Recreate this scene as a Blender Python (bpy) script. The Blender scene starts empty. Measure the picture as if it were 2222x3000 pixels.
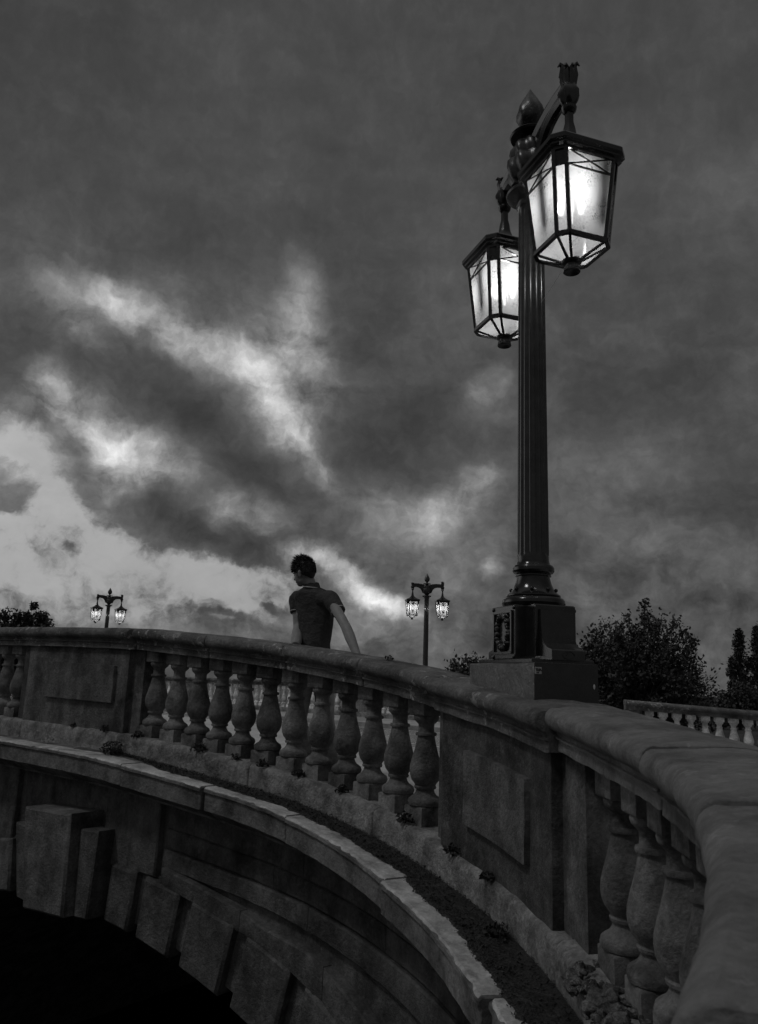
import bpy, bmesh, math, random
import numpy as np
from mathutils import Vector, Matrix, noise
random.seed(7)
R_ = math.radians
S = bpy.context.scene
COL = S.collection

# ------------------------------------------------------------------ camera
F_PX, HY, ROLL = 2350.0, 2000.0, 2.0
pit = math.atan((HY-1500)/F_PX); ro = R_(ROLL)
FW = np.array([0, math.cos(pit), math.sin(pit)]); R0 = np.array([1., 0, 0]); U0 = np.array([0, -math.sin(pit), math.cos(pit)])
RT = math.cos(ro)*R0+math.sin(ro)*U0; UP = -math.sin(ro)*R0+math.cos(ro)*U0
cd = bpy.data.cameras.new('camera'); cam = bpy.data.objects.new('camera', cd); COL.objects.link(cam)
cam.matrix_world = Matrix(((RT[0], UP[0], -FW[0], 0), (RT[1], UP[1], -FW[1], 0), (RT[2], UP[2], -FW[2], 0), (0, 0, 0, 1)))
cd.sensor_fit = 'HORIZONTAL'; cd.sensor_width = 36; cd.lens = 36*F_PX/2222
cd.clip_start = .03; cd.clip_end = 5000
cd.dof.use_dof = True; cd.dof.focus_distance = 5.5; cd.dof.aperture_fstop = 13
S.camera = cam

# ------------------------------------------------------------------ world: overcast dusk sky with broken cloud
def at(x, y, Y):                      # point where the view of source pixel x, y reaches distance Y north of the camera
    d = FW+RT*(x-1111)/F_PX-UP*(y-1500)/F_PX
    return Vector(d*Y/d[1])
def azel(qx, qy):
    d = FW+RT*(qx*1.345-1111)/F_PX-UP*(qy*1.345-1500)/F_PX
    d = d/np.linalg.norm(d); return math.atan2(d[0], d[1]), math.asin(d[2])
W = bpy.data.worlds.new("World"); S.world = W; W.use_nodes = True
nt = W.node_tree; nt.nodes.clear()
def nd(t, **k):
    n = nt.nodes.new(t)
    for a, b in k.items(): setattr(n, a, b)
    return n
def val(n, i, v):
    if isinstance(v, (int, float)): n.inputs[i].default_value = v
    else: nt.links.new(v, n.inputs[i])
def M(op, a, b=0.0, c=0.0):
    n = nd('ShaderNodeMath', operation=op); val(n, 0, a); val(n, 1, b)
    if len(n.inputs) > 2: val(n, 2, c)
    return n.outputs[0]
def mr(v, a, b, c=0., d=1., smooth=True):
    n = nd('ShaderNodeMapRange'); n.interpolation_type = 'SMOOTHSTEP' if smooth else 'LINEAR'
    val(n, 0, v); val(n, 1, a); val(n, 2, b); val(n, 3, c); val(n, 4, d); return n.outputs[0]
tc = nd('ShaderNodeTexCoord'); sx = nd('ShaderNodeSeparateXYZ'); nt.links.new(tc.outputs['Generated'], sx.inputs[0])
u0 = M('ARCTAN2', sx.outputs[0], sx.outputs[1]); v0 = M('ARCSINE', sx.outputs[2])
def comb(a, b, c=0.0):
    n = nd('ShaderNodeCombineXYZ'); val(n, 0, a); val(n, 1, b); val(n, 2, c); return n.outputs[0]
uv = comb(u0, v0)
def noise_n(vec, scale, detail, rough, off=0., dist=0.):
    m = nd('ShaderNodeVectorMath', operation='ADD'); nt.links.new(vec, m.inputs[0]); m.inputs[1].default_value = (off, off*1.7, off*.3)
    n = nd('ShaderNodeTexNoise'); nt.links.new(m.outputs[0], n.inputs['Vector'])
    n.inputs['Scale'].default_value = scale; n.inputs['Detail'].default_value = detail; n.inputs['Roughness'].default_value = rough
    n.inputs['Distortion'].default_value = dist
    return n
w1 = noise_n(uv, 9, 6, .62, 3.1)
w2 = noise_n(uv, 30, 4, .6, 9.2)
sub = nd('ShaderNodeVectorMath', operation='SUBTRACT'); nt.links.new(w1.outputs['Color'], sub.inputs[0]); sub.inputs[1].default_value = (.5, .5, .5)
sc1 = nd('ShaderNodeVectorMath', operation='SCALE'); nt.links.new(sub.outputs[0], sc1.inputs[0]); sc1.inputs['Scale'].default_value = .045
sub2 = nd('ShaderNodeVectorMath', operation='SUBTRACT'); nt.links.new(w2.outputs['Color'], sub2.inputs[0]); sub2.inputs[1].default_value = (.5, .5, .5)
sc2 = nd('ShaderNodeVectorMath', operation='SCALE'); nt.links.new(sub2.outputs[0], sc2.inputs[0]); sc2.inputs['Scale'].default_value = .022
ad = nd('ShaderNodeVectorMath', operation='ADD'); nt.links.new(uv, ad.inputs[0]); nt.links.new(sc1.outputs[0], ad.inputs[1])
ad2 = nd('ShaderNodeVectorMath', operation='ADD'); nt.links.new(ad.outputs[0], ad2.inputs[0]); nt.links.new(sc2.outputs[0], ad2.inputs[1])
uvw = ad2.outputs[0]
fl = nd('ShaderNodeVectorMath', operation='MULTIPLY'); nt.links.new(uvw, fl.inputs[0]); fl.inputs[1].default_value = (1, 1, 0)
uvw = fl.outputs[0]
def blobs(lst, gain=1.0, fat=0.):
    tot = None
    for qx, qy, rx, ry, ang, amp in lst:
        u, v = azel(qx, qy); k = 1.345/F_PX*1.5
        if fat: rx, ry = rx*1.15+fat*.5, ry*(1.32 if ry < 60 else 1.1)+fat
        mp = nd('ShaderNodeMapping'); mp.vector_type = 'TEXTURE'
        nt.links.new(uvw, mp.inputs['Vector'])
        mp.inputs['Location'].default_value = (u, v, 0); mp.inputs['Rotation'].default_value = (0, 0, -R_(ang))
        mp.inputs['Scale'].default_value = (rx*k, ry*k, 1)
        g = nd('ShaderNodeTexGradient', gradient_type='SPHERICAL'); nt.links.new(mp.outputs[0], g.inputs[0])
        gf = g.outputs['Fac']; t = M('MULTIPLY', mr(gf, 0., 1.), amp*gain)
        tot = t if tot is None else M('ADD', tot, t)
    return tot
SKY_SOFT = [  # qx qy rx ry angle amplitude
 (110,610,150,70,15,.09),(150,665,80,22,42,.12),(205,720,40,22,50,.10),(250,668,60,24,20,.14),(300,690,100,24,24,.20),(370,720,100,26,26,.17),(440,752,90,26,28,.18),(505,785,70,30,22,.14),
 (545,808,60,28,40,.24),(580,850,60,34,48,.22),(612,905,66,34,52,.24),(640,940,46,30,45,.18),(600,880,120,90,50,.12),(690,1000,62,16,52,.20),(715,1040,50,24,50,.08),
 (655,600,46,70,10,.12),(650,690,46,90,6,.20),(640,760,60,50,0,.14),(690,790,50,80,-10,.12),(720,860,50,90,0,.07),(560,690,50,60,20,.06),(600,720,60,60,30,.06),
 (115,850,54,30,52,.22),(150,890,70,34,46,.20),(215,930,70,32,34,.20),(250,965,90,60,40,.18),(290,985,70,34,28,.22),(340,1000,60,30,10,.14),(385,1015,50,34,0,.12),(250,1032,46,26,20,.16),(220,1010,40,40,0,.08),
 (0,945,60,60,0,.18),(40,985,60,44,40,.20),(95,1010,60,34,40,.16),(90,820,80,50,10,.06),(230,620,80,40,10,.05),
 (300,800,120,40,38,-.03),(380,860,130,46,42,-.05),(470,930,130,50,44,-.055),(540,1010,150,50,36,-.06),(620,1080,120,44,30,-.05),(340,1090,90,36,25,-.09),(420,1140,120,34,18,-.08),(530,1180,120,26,16,-.06),(170,975,70,34,50,-.05),(180,1080,320,170,20,.08),(480,840,440,260,20,.035),(850,1150,260,120,0,.03),(1450,1000,300,200,0,.02),(560,930,260,180,30,.03),(420,690,260,70,20,.05),
 (60,760,110,50,20,-.06),(20,810,60,40,0,-.05),
 (800,960,120,60,-10,-.06),(850,1010,120,50,-30,-.06),(820,760,90,180,0,-.03),(940,900,60,50,0,-.04),
 (488,1108,30,26,45,.16),(505,1130,26,20,0,.08),(575,1120,50,20,30,.12),(560,1140,30,20,0,.08),(650,1130,60,30,20,.03),
 (1040,852,26,16,0,.15),(1085,822,36,22,-20,.11),(1060,870,60,40,0,.06),(955,1110,60,32,-32,.16),(1010,1070,60,34,-40,.14),(1050,1045,46,34,-30,.14),(930,1140,50,36,0,.10),(850,1105,50,46,20,.10),
 (800,1060,40,40,0,.05),(1062,1244,14,9,0,.20),(1290,1310,60,22,14,.10),(1000,1180,150,46,0,.05),(900,1190,120,40,10,.04),
 (1420,860,190,80,-10,-.05),(1600,1110,110,90,0,-.06),(1330,1010,150,56,-30,.06),(1560,960,120,60,0,-.03),(1450,1240,190,80,0,.06),(1240,880,80,80,0,-.02),(1400,1130,160,50,-20,.03),
 (1600,460,160,80,-30,.04),(1450,560,140,70,0,-.03),(1250,230,300,110,0,.00),(480,270,350,140,0,.015),(150,420,220,100,0,.00),(860,480,200,110,0,.01),(420,520,160,70,20,-.03),
 (60,60,240,140,0,-.02),(1500,700,160,110,0,-.03),(980,650,110,140,0,.02),(240,560,140,50,0,-.02),
 (690,1215,56,16,10,.30),(730,1236,56,14,25,.22),(765,1262,56,14,34,.20),(800,1285,50,14,30,.20),(835,1308,60,9,22,.34),(885,1322,50,9,8,.24),(780,1300,90,24,26,.12),
 (650,1205,50,14,0,.22),(860,1240,60,20,20,-.05),(940,1260,80,26,0,.08),(800,1230,70,18,25,.06),
 (780,1360,110,40,0,.10),(740,1400,60,30,0,.05),(900,1400,120,50,0,.06),(1000,1350,80,40,0,.04),(1200,1420,260,60,0,.02),
 (420,1400,300,50,0,.13),(520,1372,30,12,20,.12),(350,1390,50,16,10,.06),(230,1350,50,14,10,.12),(150,1360,160,30,0,.08),(600,1400,60,30,0,.06)]
SKY_CLEAR = [(60,1235,230,150,0,1.1),(330,1275,320,86,4,1.3),(150,1150,100,70,30,.8),(540,1285,140,60,0,1.2),(0,1180,90,80,0,.5),(470,1235,90,70,0,.7),(610,1295,70,56,0,.8),
 (40,962,70,50,30,.9),(95,1058,90,50,45,1.2),(115,1125,90,60,30,1.2),(30,1165,90,60,0,1.0),(20,1010,60,40,0,.5),(250,1210,120,60,0,.6),(400,1225,70,30,10,.5),
 (12,1042,66,36,24,-3.6),(20,1104,52,20,14,-2.2),(155,1196,40,18,44,-1.9),(205,1213,22,9,20,-.8),(170,1090,66,26,38,-1.1),(150,1010,60,40,50,-.8),
 (340,1150,80,30,25,-.9),(450,1185,110,36,10,-1.2),(300,1120,70,40,40,-.8),(560,1215,70,22,14,-.9),(540,1232,40,14,30,-.7),(470,1303,24,11,10,-.7),(320,1215,40,10,15,-.4),
 (598,1280,34,9,8,-1.0),(592,1318,30,9,20,-1.4),(615,1330,36,14,20,-1.0),(458,1341,14,9,0,-1.6),(495,1334,22,11,0,-1.8),(525,1342,12,8,0,-1.3),
 (120,1402,130,34,0,-2.6),(330,1410,230,38,0,-3.2),(540,1412,150,42,0,-3.2),(700,1350,90,60,0,-1.2),(650,1180,60,30,10,-.6)]
soft = blobs(SKY_SOFT, .74, 11.); clr = M('MINIMUM', blobs(SKY_CLEAR, .55), .95)
# streaky detail, drawn out along the wind
st = nd('ShaderNodeMapping'); nt.links.new(uvw, st.inputs['Vector']); st.inputs['Rotation'].default_value = (0, 0, R_(32)); st.inputs['Scale'].default_value = (1, 2.4, 1)
n1 = noise_n(st.outputs[0], 7, 8, .6, 1.3, .3).outputs['Fac']; n2 = noise_n(uvw, 26, 6, .62, 5.7).outputs['Fac']; n3 = noise_n(uv, 3.2, 5, .5, 14.2).outputs['Fac']
n1 = M('SUBTRACT', n1, .5); n2 = M('SUBTRACT', n2, .5); n3 = M('SUBTRACT', n3, .5)
n4 = M('SUBTRACT', noise_n(uvw, 75, 6, .65, 2.7).outputs['Fac'], .5)
n2 = M('ADD', n2, M('MULTIPLY', n4, .4))
gate = mr(clr, -.1, .30); nn = M('ADD', M('MULTIPLY', n2, 2.0), M('MULTIPLY', n1, 1.3))
clrn = M('ADD', clr, M('MULTIPLY', nn, gate))
mask = mr(clrn, -.05, 1.05)
lowb = mr(v0, .30, .02)               # crisper billows low down, smooth high up
dayw = M('ADD', mr(v0, .62, .25, .285, .312), M('MULTIPLY', soft, 1.08))
act = mr(soft, -.05, .30, .12, .75)
act = M('MULTIPLY', M('ADD', act, M('MULTIPLY', lowb, .16)), mr(v0, .62, .36, .45, 1.0))
cloud = M('ADD', dayw, M('ADD', M('MULTIPLY', n1, act), M('ADD', M('MULTIPLY', n2, M('MULTIPLY', act, .75)), M('MULTIPLY', n3, .07))))
clear = M('ADD', M('ADD', .63, M('MULTIPLY', n3, .20)), M('ADD', M('MULTIPLY', n1, .12), M('MULTIPLY', n2, .07)))
mx = nd('ShaderNodeMix'); mx.data_type = 'FLOAT'; nt.links.new(mask, mx.inputs[0]); nt.links.new(cloud, mx.inputs[2]); nt.links.new(clear, mx.inputs[3])
lum = M('POWER', M('MAXIMUM', mx.outputs[0], .12), 2.2)
# light added in unseen sky: overhead, behind the camera, and a glow at left
over = mr(v0, .75, 1.25, 0., .12)
gv = nd('ShaderNodeVectorMath', operation='DOT_PRODUCT'); nt.links.new(tc.outputs['Generated'], gv.inputs[0]); gv.inputs[1].default_value = (-.84, .50, .20)
back = mr(gv.outputs['Value'], .90, .995, 0., .60)
back2 = mr(sx.outputs[1], -.05, -.7, 0., .05)
lum = M('ADD', lum, M('ADD', M('ADD', over, back2), back))
hz = mr(v0, -.06, -.01, .15, 1.0)
lum = M('MULTIPLY', lum, hz)
bg = nd('ShaderNodeBackground'); wo = nd('ShaderNodeOutputWorld')
nt.links.new(lum, bg.inputs['Color']); bg.inputs['Strength'].default_value = 1.0; nt.links.new(bg.outputs[0], wo.inputs[0])
W.cycles.sampling_method = 'MANUAL'; W.cycles.sample_map_resolution = 512

# ------------------------------------------------------------------ sun glow behind cloud, exposure
sl = bpy.data.lights.new('sun', 'SUN'); sl.energy = .46; sl.angle = R_(9); sun = bpy.data.objects.new('sun', sl); COL.objects.link(sun)
sun.rotation_euler = Vector((-.56, -.22, .9)).to_track_quat('Z', 'Y').to_euler()
S.view_settings.view_transform = 'Standard'; S.view_settings.look = 'None'; S.view_settings.exposure = 0; S.view_settings.gamma = 1
S.cycles.use_denoising = True; S.cycles.denoising_prefilter = 'ACCURATE'; S.cycles.max_bounces = 6; S.cycles.transparent_max_bounces = 12; S.cycles.sample_clamp_indirect = 3; S.cycles.sample_clamp_direct = 12

# ------------------------------------------------------------------ materials (all procedural, all neutral grey: the photograph is black and white)
MATS = {}
def mat(name, base=.2, rough=.8, spec=.5, var=.35, scale=4, fine=30, bump=.3, bdist=.004, pale=0, dark=0, metallic=0, coat=0, streak=0):
    m = bpy.data.materials.new(name); m.use_nodes = True; t = m.node_tree; N = t.nodes; L = t.links
    b = N['Principled BSDF']; b.inputs['Roughness'].default_value = rough; b.inputs['Specular IOR Level'].default_value = spec; b.inputs['Metallic'].default_value = metallic
    b.inputs['Coat Weight'].default_value = coat
    g = N.new('ShaderNodeNewGeometry')
    def nz(s, d, r, off):
        a = N.new('ShaderNodeVectorMath'); a.operation = 'ADD'; L.new(g.outputs['Position'], a.inputs[0]); a.inputs[1].default_value = (off, off, off)
        n = N.new('ShaderNodeTexNoise'); L.new(a.outputs[0], n.inputs['Vector']); n.inputs['Scale'].default_value = s; n.inputs['Detail'].default_value = d; n.inputs['Roughness'].default_value = r
        return n.outputs['Fac']
    def rng(v, a, b_, c, d):
        n = N.new('ShaderNodeMapRange'); L.new(v, n.inputs[0])
        for i, q in enumerate((a, b_, c, d)): n.inputs[i+1].default_value = q
        return n.outputs[0]
    def mm(op, a, b_):
        n = N.new('ShaderNodeMath'); n.operation = op
        for i, q in enumerate((a, b_)):
            if isinstance(q, (int, float)): n.inputs[i].default_value = q
            else: L.new(q, n.inputs[i])
        return n.outputs[0]
    f1 = rng(nz(scale, 8, .65, 2.2), .36, .64, 1-var, 1+var); f2 = rng(nz(fine, 6, .75, 7.7), .36, .64, 1-var*.5, 1+var*.5)
    v = mm('MULTIPLY', mm('MULTIPLY', f1, f2), base)
    if streak:                                    # each stone weathers a little differently
        oi = N.new('ShaderNodeObjectInfo'); v = mm('MULTIPLY', v, rng(oi.outputs['Random'], 0, 1, .72, 1.28))
    if streak:
        sm_ = N.new('ShaderNodeVectorMath'); sm_.operation = 'MULTIPLY'; L.new(g.outputs['Position'], sm_.inputs[0]); sm_.inputs[1].default_value = (7, 7, 1.6)
        sn = N.new('ShaderNodeTexNoise'); L.new(sm_.outputs[0], sn.inputs['Vector']); sn.inputs['Scale'].default_value = 1; sn.inputs['Detail'].default_value = 5; sn.inputs['Roughness'].default_value = .6
        v = mm('MULTIPLY', v, rng(sn.outputs['Fac'], .42, .62, 1-streak, 1.15))
    if pale:                                      # lichen: pale crusts with an outline of their own
        p = mm('MULTIPLY', rng(nz(scale*4.5, 8, .66, 21.), .56, .61, 0, 1), rng(nz(scale*.5, 2, .5, 31.), .42, .56, 0, 1)); v = mm('ADD', v, mm('MULTIPLY', p, pale))
    if dark:                                      # soot and algae stains
        p = rng(nz(scale*.8, 6, .7, 51.), .5, .66, 1, 1-dark); v = mm('MULTIPLY', v, p)
    L.new(v, b.inputs['Base Color'])
    if bump:
        h = mm('ADD', mm('MULTIPLY', nz(fine, 8, .7, 3.), 1.), mm('MULTIPLY', nz(scale*1.5, 4, .6, 13.), 1.6))
        bp = N.new('ShaderNodeBump'); L.new(h, bp.inputs['Height']); bp.inputs['Strength'].default_value = bump; bp.inputs['Distance'].default_value = bdist
        L.new(bp.outputs[0], b.inputs['Normal'])
    MATS[name] = m; return m
mat('coping_stone', .15, .8, .4, .5, 3.2, 42, 1, .02, pale=.32, dark=.5)
mat('coping_near', .165, .60, .5, .34, 5, 46, .9, .010, pale=.09, dark=.45)
mat('stone', .18, .85, .3, .45, 4, 50, 1, .014, pale=.06, dark=.55, streak=.22)
mat('pier_stone', .115, .85, .3, .5, 3.5, 50, 1, .014, pale=.05, dark=.55, streak=.25)
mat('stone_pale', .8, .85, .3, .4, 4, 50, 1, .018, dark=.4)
mat('wall_stone', .12, .9, .3, .45, 3, 45, 1, .016, pale=.04, dark=.55, streak=.22)
mat('plinth_stone', .24, .85, .3, .5, 5, 45, 1, .018, pale=.12, dark=.5)
mat('ledge_stone', .16, .8, .3, .45, 3, 36, .9, .014, pale=.05, dark=.6)
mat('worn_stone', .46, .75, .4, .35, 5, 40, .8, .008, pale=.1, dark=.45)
mat('base_stone', .055, .28, .7, .6, 9, 60, .5, .006, pale=.16, dark=.6)
mat('black_paint', .016, .16, .5, .35, 12, 90, .12, .002)
mat('column_paint', .026, .20, .5, .35, 12, 90, .12, .002)
mat('black_paint_worn', .028, .30, .5, .5, 14, 70, .3, .003, pale=.10)
mat('moss', .15, .95, .2, .7, 14, 90, 1, .02, pale=.20)
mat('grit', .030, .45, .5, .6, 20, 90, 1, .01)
mat('leaf', .045, .6, .4, .4, 3, 30, 0)
mat('leaf_near', .03, .6, .4, .4, 10, 60, 0)
mat('dry_leaf', .30, .7, .4, .3, 10, 60, 0)
mat('bark', .05, .9, .3, .4, 6, 40, .8, .02)
mat('skin', .23, .55, .4, .12, 12, 80, .15, .001)
mat('polo_cotton', .06, .9, .2, .15, 6, 22, .7, .03)
mat('trim', .62, .85, .2, .1, 12, 200, .1, .001)
mat('hair', .016, .5, .4, .5, 20, 150, .5, .003)
mat('denim', .3, .9, .2, .3, 9, 200, .6, .003)
mat('shoe_leather', .03, .5, .4, .3, 20, 90, .2, .002)
mat('rubber', .5, .7, .3, .1, 20, 90, .1, .001)
mat('asphalt', .22, .22, .8, .35, 1.2, 40, .7, .006)
mat('paving', .5, .28, .8, .3, 1.5, 25, .5, .006)
mat('kerb_stone', .30, .6, .4, .3, 2, 30, .4, .005)
mat('road_paint', .75, .5, .4, .2, 4, 40, .2, .003, dark=.3)
mat('river_mud', .05, .8, .3, .4, 1, 10, .5, .02)
mat('sticker_paper', .45, .6, .4, .15, 30, 120, .1, .001)
mat('ink', .01, .6, .4, .1, 30, 100, 0)
mat('grass', .05, .9, .2, .5, 1, 14, .6, .03)
mat('silk', .8, .4, .5, .1, 20, 60, 0)
def emis(name, s):
    m = bpy.data.materials.new(name); m.use_nodes = True; t = m.node_tree; t.nodes.clear()
    e = t.nodes.new('ShaderNodeEmission'); o = t.nodes.new('ShaderNodeOutputMaterial'); e.inputs[0].default_value = (1, 1, 1, 1); e.inputs[1].default_value = s
    t.links.new(e.outputs[0], o.inputs[0]); MATS[name] = m
emis('bulb_glow', 3.0)
def glassmat(name, tr, dirt):
    m = bpy.data.materials.new(name); m.use_nodes = True; t = m.node_tree; N = t.nodes; L = t.links; N.clear()
    g = N.new('ShaderNodeNewGeometry'); n = N.new('ShaderNodeTexNoise'); L.new(g.outputs['Position'], n.inputs['Vector']); n.inputs['Scale'].default_value = 9; n.inputs['Detail'].default_value = 4
    n2 = N.new('ShaderNodeTexNoise'); L.new(g.outputs['Position'], n2.inputs['Vector']); n2.inputs['Scale'].default_value = 70; n2.inputs['Detail'].default_value = 8; n2.inputs['Roughness'].default_value = .75
    r = N.new('ShaderNodeMapRange'); L.new(n.outputs[0], r.inputs[0]); r.inputs[1].default_value = .42; r.inputs[2].default_value = .62
    r2 = N.new('ShaderNodeMapRange'); L.new(n2.outputs[0], r2.inputs[0]); r2.inputs[1].default_value = .45; r2.inputs[2].default_value = .6; r2.inputs[3].default_value = 0; r2.inputs[4].default_value = dirt*.12
    mu = N.new('ShaderNodeMath'); mu.operation = 'MULTIPLY'; L.new(r.outputs[0], mu.inputs[0]); L.new(r2.outputs[0], mu.inputs[1])
    cr = N.new('ShaderNodeMath'); cr.operation = 'SUBTRACT'; cr.inputs[0].default_value = .130; L.new(mu.outputs[0], cr.inputs[1])
    tl = N.new('ShaderNodeBsdfTranslucent'); L.new(cr.outputs[0], tl.inputs[0])
    tp = N.new('ShaderNodeBsdfTransparent'); tp.inputs[0].default_value = (.9, .9, .9, 1)
    gl = N.new('ShaderNodeBsdfGlossy'); gl.inputs['Roughness'].default_value = .1
    a = N.new('ShaderNodeMixShader'); a.inputs[0].default_value = tr; L.new(tl.outputs[0], a.inputs[1]); L.new(tp.outputs[0], a.inputs[2])
    b = N.new('ShaderNodeMixShader'); b.inputs[0].default_value = .02; L.new(a.outputs[0], b.inputs[1]); L.new(gl.outputs[0], b.inputs[2])
    o = N.new('ShaderNodeOutputMaterial'); L.new(a.outputs[0], o.inputs[0]); MATS[name] = m
glassmat('pane_glass', .20, .5)
wm = bpy.data.materials.new('water'); wm.use_nodes = True; b = wm.node_tree.nodes['Principled BSDF']; b.inputs['Base Color'].default_value = (.004, .004, .004, 1); b.inputs['Roughness'].default_value = .3; b.inputs['Specular IOR Level'].default_value = .1
wn = wm.node_tree.nodes.new('ShaderNodeTexNoise'); wn.inputs['Scale'].default_value = 2.5; wb = wm.node_tree.nodes.new('ShaderNodeBump'); wb.inputs['Strength'].default_value = .4; wb.inputs['Distance'].default_value = .05
wg = wm.node_tree.nodes.new('ShaderNodeNewGeometry'); wm.node_tree.links.new(wg.outputs['Position'], wn.inputs['Vector'])
wm.node_tree.links.new(wn.outputs[0], wb.inputs['Height']); wm.node_tree.links.new(wb.outputs[0], b.inputs['Normal']); MATS['water'] = wm

# ------------------------------------------------------------------ object helpers
def tag(o, label=None, cat=None, group=None, kind=None):
    if label: o['label'] = label
    if cat: o['category'] = cat
    if group: o['group'] = group
    if kind: o['kind'] = kind
    return o
def empty(name, loc=(0, 0, 0), rz=0, **k):
    o = bpy.data.objects.new(name, None); COL.objects.link(o); o.location = loc; o.rotation_euler = (0, 0, rz); o.empty_display_size = .1
    return tag(o, **k)
class MB:
    def __init__(s): s.v = []; s.f = []
    def add(s, v, f):
        n = len(s.v); s.v += [tuple(p) for p in v]; s.f += [tuple(i+n for i in q) for q in f]; return s
    def box(s, c, h, rz=0):
        cs, sn = math.cos(rz), math.sin(rz); V = []
        for dz in (-1, 1):
            for dx, dy in ((-1, -1), (1, -1), (1, 1), (-1, 1)):
                x, y = dx*h[0], dy*h[1]; V.append((c[0]+x*cs-y*sn, c[1]+x*sn+y*cs, c[2]+dz*h[2]))
        return s.add(V, [(3, 2, 1, 0), (4, 5, 6, 7), (0, 1, 5, 4), (1, 2, 6, 5), (2, 3, 7, 6), (3, 0, 4, 7)])
    def rings(s, rs, caps=True, closed=True):
        n = len(rs[0]); V = [p for r in rs for p in r]; Fc = []
        for i in range(len(rs)-1):
            for j in range(n if closed else n-1):
                k = (j+1) % n; Fc.append((i*n+j, i*n+k, (i+1)*n+k, (i+1)*n+j))
        if caps: Fc.append(tuple(range(n))[::-1]); Fc.append(tuple((len(rs)-1)*n+j for j in range(n)))
        return s.add(V, Fc)
    def lathe(s, prof, c=(0, 0, 0), n=32, mod=None):
        rs = []
        for z, r in prof:
            ring = []
            for j in range(n):
                a = 2*math.pi*j/n; q = max(r, .0004)*(mod(a, z) if mod else 1); ring.append((c[0]+q*math.cos(a), c[1]+q*math.sin(a), c[2]+z))
            rs.append(ring)
        return s.rings(rs)
    def tube(s, pts, rad, n=10, flat=None):
        pts = [Vector(p) for p in pts]; rs = []
        if isinstance(rad, (int, float)): rad = [rad]*len(pts)
        prev = None
        for i, p in enumerate(pts):
            d = (pts[min(i+1, len(pts)-1)]-pts[max(i-1, 0)]).normalized()
            if prev is None:
                x = d.orthogonal().normalized()
            else:
                x = (prev-d*prev.dot(d)).normalized()
            prev = x; y = d.cross(x)
            rs.append([p+(x*math.cos(2*math.pi*j/n)+y*math.sin(2*math.pi*j/n))*rad[i] for j in range(n)])
        return s.rings(rs)
    def bar(s, a, b, w, h=None, up=(0, 0, 1)):
        a, b = Vector(a), Vector(b); d = (b-a).normalized(); x = d.cross(Vector(up))
        x = x.normalized() if x.length > 1e-5 else d.orthogonal().normalized(); y = d.cross(x).normalized(); h = h or w
        q = [(-1, -1), (1, -1), (1, 1), (-1, 1)]
        return s.rings([[p+x*i*w/2+y*j*h/2 for i, j in q] for p in (a, b)])
    def ell(s, c, r, rot=None, n=14, m=20):
        rs = []; c = Vector(c)
        for i in range(n+1):
            t = math.pi*i/n; ring = []
            for j in range(m):
                a = 2*math.pi*j/m; p = Vector((r[0]*math.sin(t)*math.cos(a), r[1]*math.sin(t)*math.sin(a), r[2]*math.cos(t)))
                if i in (0, n): p = Vector((1e-4*math.cos(a), 1e-4*math.sin(a), r[2]*math.cos(t)))
                if rot is not None: p = rot @ p
                ring.append(c+p)
            rs.append(ring)
        return s.rings(rs)
    def build(s, name, m, parent=None, smooth=True, angle=38, local=False, rough=0, rscale=6, **k):
        me = bpy.data.meshes.new(name); V = s.v
        if rough:
            W2 = []
            for p in V:
                q = Vector(p)*rscale; W2.append(tuple(Vector(p)+noise.noise_vector(q)*rough+noise.noise_vector(q*4.1)*rough*.4))
            V = W2
        if parent is not None and not local:
            L = parent.location if parent.parent is None else parent.parent.location+parent.location
            V = [(p[0]-L[0], p[1]-L[1], p[2]-L[2]) for p in V]
        me.from_pydata([tuple(p) for p in V], [], s.f); me.validate(); 
        bm = bmesh.new(); bm.from_mesh(me); bmesh.ops.recalc_face_normals(bm, faces=bm.faces)
        for f in bm.faces: f.smooth = smooth
        if smooth:
            for e in bm.edges:
                if len(e.link_faces) == 2 and e.calc_face_angle(0) > R_(angle): e.smooth = False
        bm.to_mesh(me); bm.free()
        me.materials.append(MATS[m] if isinstance(m, str) else m)
        o = bpy.data.objects.new(name, me); COL.objects.link(o)
        if parent is not None: o.parent = parent
        return tag(o, **k)
def kids(o): return [c for c in list(COL.objects) if c.parent == o]
def copy_tree(o, parent=None):
    c = o.copy(); COL.objects.link(c); c.parent = parent
    for ch in kids(o): copy_tree(ch, c)
    return c

# ------------------------------------------------------------------ the curved line of the bridge edge
CC = np.array([-3.46, 3.0]); RR = 4.4; A0 = R_(53.13)
def path(s, o=0.):                      # o > 0 is the river side
    if s < 0:
        return CC+(RR-o)*np.array([math.cos(A0), math.sin(A0)])+np.array([-.8, .6])*(-s)
    if s <= 4.6:
        a = A0-s/RR; return CC+(RR-o)*np.array([math.cos(a), math.sin(a)])
    a1 = A0-4.6/RR; e = np.array([math.cos(a1), math.sin(a1)]); R2 = 5.0; c2 = CC+e*(RR-R2); a = a1-(s-4.6)/R2
    return c2+(R2-o)*np.array([math.cos(a), math.sin(a)])
ZT = [(-60, .55), (-8, .50), (-3.44, .46), (-1.76, .43), (-.64, .35), (.25, .27), (.83, .205), (1.35, .14), (1.64, .10), (2.0, .045), (2.6, -.01), (3.3, -.085), (3.8, -.13), (4.2, -.155), (4.67, -.165), (5.5, -.19), (6.8, -.24), (9, -.30)]
def ztop(s):
    return sum(float(np.interp(s+d, [a for a, b in ZT], [b for a, b in ZT])) for d in (-.3, -.15, 0, .15, .3))/5
def zt(s): return ztop(s)
def angs(s): 
    p, q = path(s-.01), path(s+.01); return math.atan2(q[1]-p[1], q[0]-p[0])
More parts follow.
